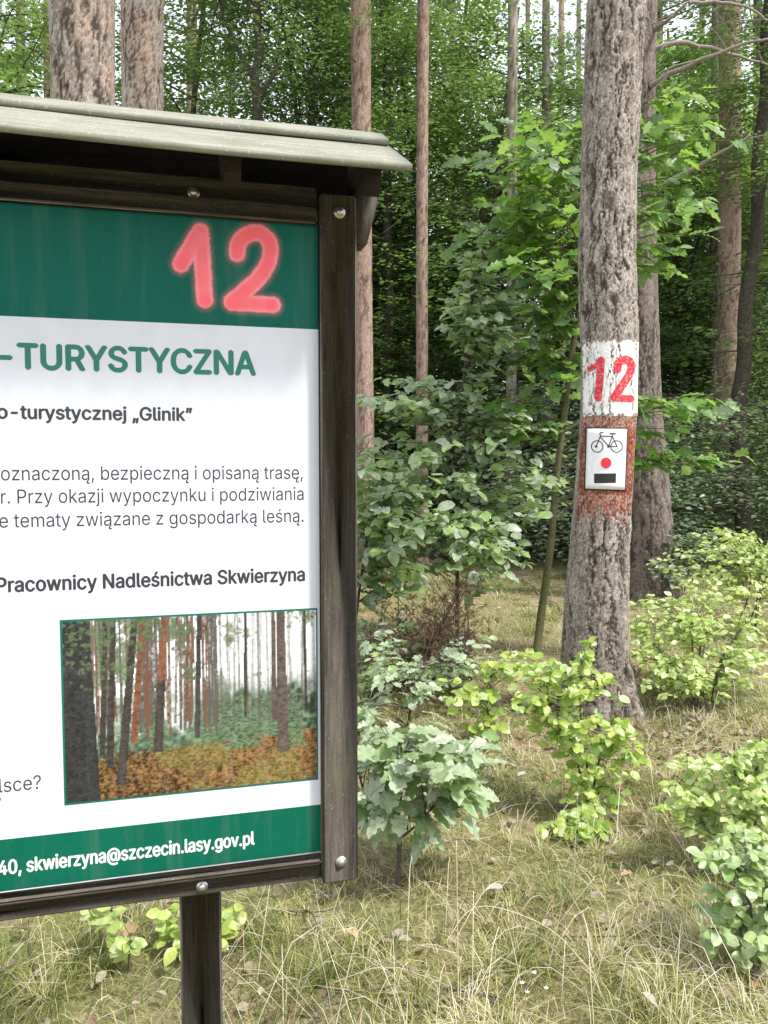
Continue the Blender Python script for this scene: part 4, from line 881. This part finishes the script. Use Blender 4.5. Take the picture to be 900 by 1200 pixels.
plant('pale_shrub', 'pale yellow-green shrub farther back at the right edge', 'shrub', b, shrub_stems(b, 870, 660, 7.2, 7, 2),
      [(860, 665, 7.2, 60, 35, 0.5, 62), (900, 640, 7.3, 50, 30, 0.5, 40), (830, 690, 7.0, 40, 22, .4, 24), (930, 690, 7.0, 50, 40, .4, 30), (860, 630, 7.6, 50, 16, .4, 22), (790, 650, 7.6, 30, 20, .4, 10)], ['oval', 'small'], M_PALE, 0.06, 9, M_TWIG, 0.0018, seed=11, spread=0.25, flat=0.35, face=0.3)
b = gnd(862, 1045)
plant('pale_shrub', 'washed pale shrub with dark stems nearest the right edge', 'shrub', b, [([b, pt(862, 930, 3.1), pt(860, 870, 3.1)], 0.006, 0.003), ([b + [0.08, 0, 0], pt(885, 930, 3.1), pt(892, 860, 3.1)], 0.006, 0.003), ([b, pt(830, 960, 3.1), pt(805, 930, 3.1)], 0.005, 0.003), ([b + [0.12, -.02, 0], pt(905, 960, 3.3), pt(915, 900, 3.3)], 0.005, 0.003)],
      [(825, 930, 3.1, 45, 30, 0.15, 26), (870, 890, 3.15, 45, 30, 0.15, 24), (885, 940, 3.05, 35, 45, 0.15, 22), (800, 955, 3.05, 28, 18, 0.1, 8), (910, 900, 3.1, 40, 50, .15, 16), (850, 960, 3.05, 50, 30, .15, 20), (820, 895, 3.5, 40, 20, .15, 12), (885, 985, 2.95, 30, 25, .1, 12)], ['oval', 'oval', 'round'], M_PALE, 0.043, 9, M_TWIG, 0.0018, seed=12, spread=0.1, flat=0.4, face=0.55)
b = gnd(885, 1165)
plant('leafy_seedling', 'low bluish green leafy plant at the bottom of the right edge', 'plant', b, [([b, pt(880, 1070, 2.45), pt(875, 1020, 2.45)], 0.005, 0.003), ([b, pt(900, 1060, 2.45), pt(905, 1000, 2.45)], 0.005, 0.003)],
      [(870, 1060, 2.45, 50, 28, 0.1, 18), (880, 1105, 2.42, 38, 24, 0.1, 13, 1.2), (860, 1010, 2.5, 45, 20, 0.1, 13), (905, 1040, 2.45, 30, 40, .1, 10), (865, 985, 2.6, 35, 25, .1, 8), (850, 1085, 2.42, 26, 18, .06, 6)], ['oval', 'oval', 'round'], M_BLUE, 0.047, 7, M_TWIG, 0.0018, seed=13, spread=0.08, flat=0.4, face=0.55)
# small plants under the board
for (px, py, cl, lab) in ((150, 1140, [(130, 1075, 2.5, 30, 20, .08, 6), (140, 1115, 2.45, 22, 14, .08, 5)], 'small leafy sprig under the left part of the board'),
                          (232, 1120, [(205, 1080, 2.55, 24, 26, .08, 8), (268, 1090, 2.55, 20, 26, .08, 7, 1.3), (210, 1105, 2.5, 18, 14, .06, 4)], 'light green sprig behind the leg of the board')):
    b = gnd(px, py); plant('leafy_seedling', lab, 'plant', b, [([b, b + [0.01, 0, 0.12]], 0.003, 0.002)], cl, ['oval'], M_YEL if px > 200 else M_PALE, 0.05, 5, M_TWIG, 0.0014, seed=px, spread=0.07, flat=0.4, face=0.6)
# low plants round the second pine
b = gnd(800, 700)
plant('undergrowth_bush', 'low silvery bush at the foot of the thicker brown pine', 'bush', b, shrub_stems(b, 815, 630, 9.2, 5, 5), [(815, 635, 9.0, 45, 28, .5, 40), (800, 680, 8.6, 35, 14, .4, 16)], ['small'], M_UNDER, 0.09, 9, M_TWIG, 0.003, seed=15, maxobj=0, spread=0.35)
b = gnd(440, 815)
plant('undergrowth_bush', 'low grey-green leafy tangle around the rusty dead brush', 'bush', b, shrub_stems(b, 460, 770, 5.4, 6, 6), [(450, 745, 5.8, 50, 35, .4, 26), (440, 790, 5.2, 40, 25, .3, 20), (520, 800, 5.2, 45, 20, .3, 18), (540, 755, 5.8, 35, 20, .3, 10), (600, 790, 5.0, 30, 12, .2, 8)], ['oval', 'small'], M_HAZEL, 0.07, 8, M_TWIG, 0.002, seed=16, maxobj=150, spread=0.25)
# rusty dead conifer brush
def brush():
    b = gnd(485, 800); root = thing('dead_brush', 'rusty brown dead conifer brush behind the oak seedlings', 'brushwood', tuple(b)); r = np.random.default_rng(21); m = MB(); nd = MB(); P = []; D = []
    for i in range(60):
        a = pt(r.uniform(425, 560), r.uniform(770, 820), r.uniform(5.2, 6.0)); a[2] = 0.02; t = pt(r.uniform(420, 570), r.uniform(680, 780), r.uniform(5.2, 6.2)); t[2] = max(t[2], .08)
        c = curve_pts([a, (a + t) / 2 + r.normal(0, .06, 3), t], 7); tube(m, c - b, np.linspace(.006, .002, 7), 4)
        for k in range(16):
            q = c[r.integers(1, 7)] + r.normal(0, .06, 3); P.append(q - b); D.append(r.normal(0, 1, 3) * [1, 1, .5] + [0, 0, -.4])
    D = np.array(D); D /= np.linalg.norm(D, axis=1)[:, None]; needles(nd, np.array(P), D, 12, .07, .0022, r)
    link('twigs', m.mesh('twigs', M_TWIG), root); tag(link('dead_needles', nd.mesh('dead_needles', M_DEADN, smooth=False), root), kind='stuff')
brush()

# ---------------------------------------------------------------- forest trees
def hardwood_mesh(seed, H, H0, R, ns, leaf, mat, kind='kite', per=34):
    r = np.random.default_rng(seed); mb = MB(); tw = MB(); P = []; X = []; Nn = []
    tr = curve_pts([[0, 0, -0.1], [r.normal(0, .1), r.normal(0, .1), H * .3], [r.normal(0, .3), r.normal(0, .3), H * .65], [r.normal(0, .4), r.normal(0, .4), H]], 24)
    tk = MB(); tube(tk, tr, np.linspace(0.085, 0.02, 24) * (H / 9), 9)
    limb = None
    for i in range(ns):
        t = H0 / H + (1 - H0 / H) * (i + r.uniform(0, 1)) / ns; z = t * H; c0 = tr[min(23, int(t * 23))]
        prof = math.sin(math.pi * min(1, (0.18 + 0.8 * (z - H0) / (H - H0)))) ** 0.7
        if limb is None or i % 7 == 0:
            a = r.uniform(0, 6.283); L_ = R * prof * r.uniform(0.6, 1.1) + 0.2; dl = np.array([math.cos(a), math.sin(a), 0])
            limb = curve_pts([c0, c0 + dl * L_ * .5 + [0, 0, r.uniform(0, .25) * L_], c0 + dl * L_ + [0, 0, r.uniform(-.1, .3) * L_]], 9); tube(tw, limb, np.linspace(0.016, 0.004, 9) * (0.5 + L_ / 3), 4, cap=False)
        st_ = limb[int(r.integers(2, 9))]; a2 = math.atan2(dl[1], dl[0]) + r.choice([-1, 1]) * r.uniform(.1, 1.1); d = np.array([math.cos(a2), math.sin(a2), 0])
        e = st_ + d * r.uniform(.15, .6) + [0, 0, r.normal(0, .12)]; tube(tw, np.array([st_, e]), np.array([.004, .002]), 3, cap=False)
        sp = r.uniform(0.45, 0.85); m = per; s = r.uniform(-sp, sp * 0.6, m); o = r.normal(0, 0.28, m) * (1 - 0.4 * np.abs(s))
        tilt = r.normal(0, .18, 2); side = np.array([-d[1], d[0], 0])
        p = e + d * s[:, None] + side * o[:, None]; p[:, 2] += -0.16 * np.hypot(s, o) ** 2 + tilt[0] * s + tilt[1] * o + r.normal(0, .035, m)
        x = d + side * np.sign(o)[:, None] * r.uniform(.3, 1.2, m)[:, None] + r.normal(0, .15, (m, 3)); x[:, 2] -= .15
        P.append(p); X.append(x); Nn.append(np.array([0, 0, 1]) + r.normal(0, .38, (m, 3)))
    P = np.concatenate(P); X = np.concatenate(X); Nn = np.concatenate(Nn); k = P[:, 2] > 0.05; P, X, Nn = P[k], X[k], Nn[k]
    cloud(mb, leaf_tpl(kind), P, X, Nn, leaf * r.uniform(.6, 1.15, len(P)))
    return tk.mesh('trunk', M_DTRUNK), tw.mesh('branches', M_TWIG), mb.mesh('crown', mat)
HW = {'near': [hardwood_mesh(31, 9.5, 0.6, 2.5, 460, 0.1, M_CROWN, 'small'), hardwood_mesh(32, 10.5, 1.4, 2.7, 480, 0.1, M_CROWN, 'small'), hardwood_mesh(33, 9, 1.0, 2.4, 440, 0.1, M_CROWN2, 'small')],
      'far': [hardwood_mesh(34, 12.5, 1.5, 3.4, 700, 0.17, M_CROWN, 'kite', 30), hardwood_mesh(35, 11, 0.8, 3.2, 700, 0.17, M_CROWN2, 'kite', 30), hardwood_mesh(36, 15, 3.5, 3.4, 700, 0.17, M_CROWN2, 'kite', 30)],
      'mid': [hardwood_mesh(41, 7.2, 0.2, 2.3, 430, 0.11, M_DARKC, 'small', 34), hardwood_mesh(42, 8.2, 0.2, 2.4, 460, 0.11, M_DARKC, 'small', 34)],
      'bush': [hardwood_mesh(37, 2.4, 0.1, 1.3, 110, 0.085, M_UNDER, 'small', 26), hardwood_mesh(38, 1.6, 0.1, 1.1, 80, 0.08, M_UNDER, 'small', 24)]}
def tree(kind, v, x, y, s=1.0, name='understory_tree', label='', cat='tree', group=None):
    root = thing(name, label, cat, (x, y, float(gz(x, y))), group); root.rotation_euler.z = random.uniform(0, 6.28); root.scale = (s, s, s * random.uniform(.92, 1.1))
    for nm, me in zip(('trunk', 'branches', 'crown'), HW[kind][v]): link(nm, me, root)
    return root
def X_at(px, Y): return (px - 450) / FPX * Y
named = [('near', 0, 335, 15.0, 1.1, 'leafy green tree spreading above the right half of the board roof'), ('near', 2, 478, 15.5, 1.15, 'light green tree hanging over the board roof end'), ('near', 1, 580, 15.0, 0.95, 'dark leafy tree behind the layered sapling'),
         ('near', 0, 665, 15.5, 0.85, 'leafy tree filling the gap behind the leaning oak'), ('near', 1, 990, 12.0, 1.0, 'dense green tree cut by the right edge of the picture'), ('near', 2, 800, 16.5, 0.95, 'green tree between the brown pine and the right pink pine'),
         ('near', 2, 0, 14, 1.1, 'green tree seen left of the thick pines'), ('near', 1, 240, 14.5, 1.1, 'green tree between the reddish pine and the dark oaks')]
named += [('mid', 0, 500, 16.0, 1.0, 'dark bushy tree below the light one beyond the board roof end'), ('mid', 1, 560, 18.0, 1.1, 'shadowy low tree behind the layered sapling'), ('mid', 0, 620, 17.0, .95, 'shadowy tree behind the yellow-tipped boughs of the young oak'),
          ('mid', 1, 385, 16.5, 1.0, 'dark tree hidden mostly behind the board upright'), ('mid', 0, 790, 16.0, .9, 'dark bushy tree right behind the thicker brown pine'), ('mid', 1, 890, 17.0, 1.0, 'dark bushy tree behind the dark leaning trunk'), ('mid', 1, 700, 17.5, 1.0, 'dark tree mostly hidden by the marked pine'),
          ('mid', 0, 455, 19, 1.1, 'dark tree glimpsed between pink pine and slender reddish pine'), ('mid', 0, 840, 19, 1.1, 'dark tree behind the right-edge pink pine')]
for k, v, px, Y, s, lab in named: tree(k, v, X_at(px, Y), Y, s, label=lab)
r_ = np.random.default_rng(55)
far_lab = 'leafy green tree among many in the depth of the forest'
for i in range(60):
    Y = 17.5 + 24 * (i / 60) + r_.uniform(-1, 1); px = r_.uniform(-250, 1150) if i % 5 else r_.choice([-1, 1]) * r_.uniform(650, 1000) + 450
    if 560 < px < 715 and i % 4: px -= 170
    tree('far', int(r_.integers(3)), X_at(px, Y), Y, r_.uniform(.75, 1.1), 'forest_tree', far_lab, 'tree', 'leafy trees in the depth of the forest')
for i in range(34):
    Y = r_.uniform(10.3, 16); px = r_.uniform(-100, 1050) if i % 3 else r_.uniform(400, 900)
    tree('bush', int(r_.integers(2)), X_at(px, Y), Y, r_.uniform(.8, 1.3), 'undergrowth_bush', 'dark leafy bush in the undergrowth along the forest edge', 'bush', 'bushes along the forest edge')
# dark deciduous trunks that show between the leaves
def dark_trunk(label, ctrl, Y, r0, limbs=()):
    P = [pt(px, py, Y) for px, py in ctrl]; b = P[0].copy(); b[2] = 0; root = thing('dark_oak', label, 'oak tree', tuple(b)); c = curve_pts([b - [0, 0, .1]] + P[1:], 40)
    c += np.stack([0.03 * np.sin(np.arange(40) * .7), 0 * np.arange(40), 0 * np.arange(40)], 1); m = MB(); tube(m, c - b, r0 * np.linspace(1.15, .6, 40), 12); link('trunk', m.mesh('trunk', M_DTRUNK), root)
    for L_ in limbs:
        m = MB(); q = curve_pts([pt(x, y, Y + dz) for x, y, dz in L_], 12); tube(m, q - b, np.linspace(r0 * .5, r0 * .15, 12), 7); link('branch', m.mesh('branch', M_DTRUNK), root)
    t = c[-1] - b; o = link('crown', HW['near'][0][2], root, (t[0], t[1], t[2] - 3.5)); o.scale = (.8, .8, .6)
dark_trunk('dark leaning oak trunk at the right edge beyond the pink pine', [(872, 660), (866, 500), (872, 400), (884, 280), (892, 160), (898, 60), (905, -60)], 12.0, .11, [[(880, 300, 0), (889, 260, -.2), (900, 200, -.4)]])
dark_trunk('dark oak trunk rising above the middle of the board roof', [(298, 640), (298, 400), (299, 140), (302, 60), (303, -40)], 12.5, .085, [[(300, 100, 0), (280, 60, 0), (262, 20, .2), (255, -20, .2)], [(300, 120, 0), (325, 80, 0), (345, 30, .2), (352, -10, .3)]])
dark_trunk('forked dark trunk between the roof middle and the pink pine', [(362, 650), (364, 400), (366, 110), (372, 50), (362, -40)], 14.0, .085, [[(367, 110, 0), (350, 70, 0), (340, 20, .2)], [(367, 120, 0), (385, 70, 0), (395, 10, .2)]])
dark_trunk('dark twin-limbed trunk right of the pink pine by the roof end', [(458, 650), (455, 400), (455, 150), (452, 60), (447, -40)], 15.0, .08, [[(455, 130, 0), (470, 80, 0), (485, 10, .2)]])
# far woodland that closes the view
def far_wood():
    r = np.random.default_rng(66); n = 42000; a = r.uniform(-1.15, 1.15, n); D = r.uniform(42, 56, n); H = 5 + 4 * vnoise(a * 9, D * 0, 3); z = H * r.uniform(0, 1, n) ** 0.9
    P = np.stack([np.sin(a) * D, np.cos(a) * D, z], 1); X = r.normal(0, 1, (n, 3)) * [1, 1, .4]; Nn = np.array([0, 0, 1]) + r.normal(0, .7, (n, 3)); mb = MB(); cloud(mb, leaf_tpl('kite'), P, X, Nn, r.uniform(.35, .7, n))
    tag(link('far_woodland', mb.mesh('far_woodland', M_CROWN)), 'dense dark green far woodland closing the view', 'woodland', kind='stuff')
far_wood()

# ---------------------------------------------------------------- forest floor cover
def grass():
    r = np.random.default_rng(88); n = 195000
    y = 1.4 + 10 * r.uniform(0, 1, n) ** 1.45; x = r.uniform(-0.66, 0.66, n) * (y + 0.9)
    # tussocks draw the blades together
    tc = 800; ty = 1.3 + 10 * r.uniform(0, 1, tc) ** 1.3; tx = r.uniform(-.7, .7, tc) * (ty + .8); ti = r.integers(0, tc, n); tus = r.uniform(0, 1, n) < 0.5
    rad = 0.09 * np.abs(r.normal(0, 1, n)); an = r.uniform(0, 6.283, n)
    x = np.where(tus, tx[ti] + rad * np.cos(an), x); y = np.where(tus, ty[ti] + rad * np.sin(an), y)
    dens = fbm(x * 1.1 + 9, y * 1.1, 95, 3); keep = (dens > 0.34) | (r.uniform(0, 1, n) < .35); x, y, tus, an = x[keep], y[keep], tus[keep], an[keep]; n = len(x)
    h = r.uniform(.022, .075, n) * (1 + .6 * tus) * (0.6 + 0.9 * fbm(x * .8, y * .8, 97, 2)); h = np.where(r.uniform(0, 1, n) < .04, h * 2.4, h)
    az = np.where(tus, an, r.uniform(0, 6.283, n)) + r.normal(0, .5, n); lean = r.uniform(.5, 2.0, n); w = r.uniform(.0009, .0019, n) * (0.7 + 0.12 * y)
    d = np.stack([np.cos(az), np.sin(az), 0 * az], 1); s = np.stack([-np.sin(az), np.cos(az), 0 * az], 1)
    b = np.stack([x, y, gz(x, y) - .004], 1); V = []
    for t, ww in ((0, 1), (.4, .85), (.75, .55), (1, 0)):
        th = lean * t * 1.15; p = b + d * (h * t * np.sin(th * .75))[:, None] * 1.15 + np.array([0, 0, 1]) * (h * t * np.cos(th * .75))[:, None]
        p[:, 2] = np.maximum(p[:, 2], b[:, 2] + .004)
        if ww: V += [p - s * (w * ww)[:, None], p + s * (w * ww)[:, None]]
        else: V.append(p)
    V = np.stack(V, 1).reshape(-1, 3); o = (np.arange(n) * 7)[:, None]
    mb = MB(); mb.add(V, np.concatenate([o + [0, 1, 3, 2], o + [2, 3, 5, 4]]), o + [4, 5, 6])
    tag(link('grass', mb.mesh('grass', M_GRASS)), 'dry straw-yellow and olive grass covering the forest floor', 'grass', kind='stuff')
    # lying straw and long bent stalks
    mb = MB()
    for i in range(900):
        y0 = 2.0 + 6.5 * r.uniform() ** 1.6; x0 = r.uniform(-.6, .6) * (y0 + .6); a = r.uniform(0, 6.283); L_ = r.uniform(.12, .5); up = r.uniform(.01, .12) if i % 4 else r.uniform(.1, .3)
        p0 = np.array([x0, y0, float(gz(x0, y0))]); e = p0 + [math.cos(a) * L_, math.sin(a) * L_, up * .3]; mdl = (p0 + e) / 2 + [0, 0, up]
        tube(mb, curve_pts([p0, mdl, e], 6), np.linspace(.0013, .0006, 6), 3, cap=False)
    tag(link('straw', mb.mesh('straw', M_STRAW)), 'bleached dry grass stalks lying and arching over the grass', 'dry stalks', kind='stuff')
grass()
def litter():
    r = np.random.default_rng(99); n = 2700; y = 2 + 9 * r.uniform(0, 1, n) ** 1.2; x = r.uniform(-.6, .62, n) * (y + .8)
    k = r.integers(0, 2, n) == 0; x[k & (r.uniform(0, 1, n) < .5)] = MB0[0] + r.normal(0, .7); kk = r.uniform(0, 1, n) < .3
    x = np.where(kk, MB0[0] + r.normal(0.1, .55, n), x); y = np.where(kk, 4.4 + r.normal(0, .6, n), y)
    P = np.stack([x, y, gz(x, y) + r.uniform(.006, .05, n)], 1); X = r.normal(0, 1, (n, 3)) * [1, 1, .25]; Nn = np.array([0, 0, 1]) + r.normal(0, .35, (n, 3)); mb = MB(); h = n // 2
    cloud(mb, leaf_tpl('round', -.3, .5), P[:h], X[:h], Nn[:h], r.uniform(.02, .045, h)); cloud(mb, leaf_tpl('oval', -.35, .7), P[h:], X[h:], Nn[h:], r.uniform(.025, .055, n - h))
    tag(link('leaf_litter', mb.mesh('leaf_litter', M_DEADLEAF)), 'small curled brown and bleached dead leaves scattered over the ground', 'leaf litter', kind='stuff')
    mb = MB()
    for i in range(260):
        y0 = 2.2 + 8 * r.uniform() ** 1.3; x0 = r.uniform(-.6, .6) * (y0 + .6); a = r.uniform(0, 6.283); L_ = r.uniform(.06, .35); p0 = np.array([x0, y0, float(gz(x0, y0)) + .01])
        e = p0 + [math.cos(a) * L_, math.sin(a) * L_, r.uniform(0, .04)]; tube(mb, curve_pts([p0, (p0 + e) / 2 + r.normal(0, .015, 3), e], 5), np.linspace(.004, .0015, 5), 4)
    tag(link('fallen_twigs', mb.mesh('fallen_twigs', M_TWIG)), 'thin fallen twigs scattered over the grass', 'twigs', kind='stuff')
litter()
# leaves that lie singly
M_FL = [plain_mat('bleached_dead_leaf', (0.4, 0.38, 0.36), .8, .2), plain_mat('tan_dead_leaf', (0.38, 0.26, 0.15), .8, .2), plain_mat('brown_dead_leaf', (0.26, 0.12, 0.06), .8, .2)]
for px, py, s, mi, lab in ((569, 1048, .065, 0, 'bleached grey dead leaf in the grass below the large oak seedling'), (136, 1108, .09, 1, 'tan dead leaf in the grass under the board'), (420, 1104, .05, 1, 'small tan dead leaf near the foot of the board upright'), (108, 1070, .04, 2, 'red-brown curled dead leaf close under the board edge'), (606, 915, .05, 0, 'pale dead leaf left of the tall yellow shrub'), (727, 1030, .05, 1, 'pinkish tan dead leaf right of the yellow shrub foot'), (892, 1165, .04, 2, 'small rusty leaf in the bottom right corner grass'), (780, 1020, .06, 0, 'pale dead leaf left of the nearest right-edge shrub')):
    p = gnd(px, py); mb = MB(); a = random.uniform(0, 6.28); V, T, Q = leaf_tpl('oakwide' if mi else 'oval', -.25, .6, .1); mb.add(V * s, T, Q)
    o = link('fallen_leaf', mb.mesh('fallen_leaf', M_FL[mi]), loc=(p[0], p[1], float(gz(p[0], p[1])) + .035)); o.rotation_euler = (random.uniform(-.3, .3), random.uniform(-.3, .3), a); tag(o, lab, 'dead leaf')
# a few tiny white blossoms in the foreground grass
def blossoms():
    b = gnd(628, 1172); root = thing('white_flower', 'tiny white wild flowers in the foreground grass below the yellow shrub', 'wild flower', tuple(b)); M = plain_mat('white_petal', (0.8, 0.8, 0.76), .6, .3, var=.05); st_ = MB()
    for px, py in ((626, 1140), (618, 1163), (640, 1158), (650, 1176), (612, 1152)):
        p = pt(px, py, b[1] + .02); tube(st_, curve_pts([b, (b + p) / 2 + [.01, 0, .01], p], 5) - b, [.0009] * 5, 3); f = MB()
        for a in np.linspace(0, 6.283, 6)[:-1]:
            V, T, Q = leaf_tpl('small'); c_, s_ = math.cos(a), math.sin(a); W = V * .0085; f.add(np.stack([W[:, 0] * c_ - W[:, 1] * s_, W[:, 0] * s_ + W[:, 1] * c_, W[:, 2] * -1 + .002], 1) + (p - b), T)
        link('blossom', f.mesh('blossom', M), root)
    link('stem', st_.mesh('stem', M_GTWIG), root)
blossoms()
# tall dry stalks
for pts_, rr, lab in (([(537, 1172), (536, 1080), (535, 985)], .0022, 'upright white dry stalk below the large oak seedling'), ([(672, 1052), (674, 990), (677, 930)], .0016, 'thin white stalk in front of the yellow shrub'), ([(803, 870), (830, 845), (842, 810)], .003, 'pale slanting stalk below the broad pale shrub'), ([(700, 1150), (640, 1110), (560, 1085), (520, 1110)], .0018, 'long arched straw crossing the foreground grass')):
    b = gnd(*pts_[0]); P = [b] + [pt(x, y, b[1] - .01) for x, y in pts_[1:]]
    if 'arched' in lab: P = [gnd(x, y) + [0, 0, .06 * (0 < i < 3) + .01] for i, (x, y) in enumerate(pts_)]
    mb = MB(); tube(mb, curve_pts(P, 14) - b, np.linspace(rr, rr * .5, 14), 5); tag(link('dry_stalk', mb.mesh('dry_stalk', M_STRAW), loc=tuple(b)), lab, 'stalk')
print('tris', sum(sum(len(p.vertices) - 2 for p in me.polygons) for me in bpy.data.meshes) if False else 'n/a', len(bpy.data.objects))
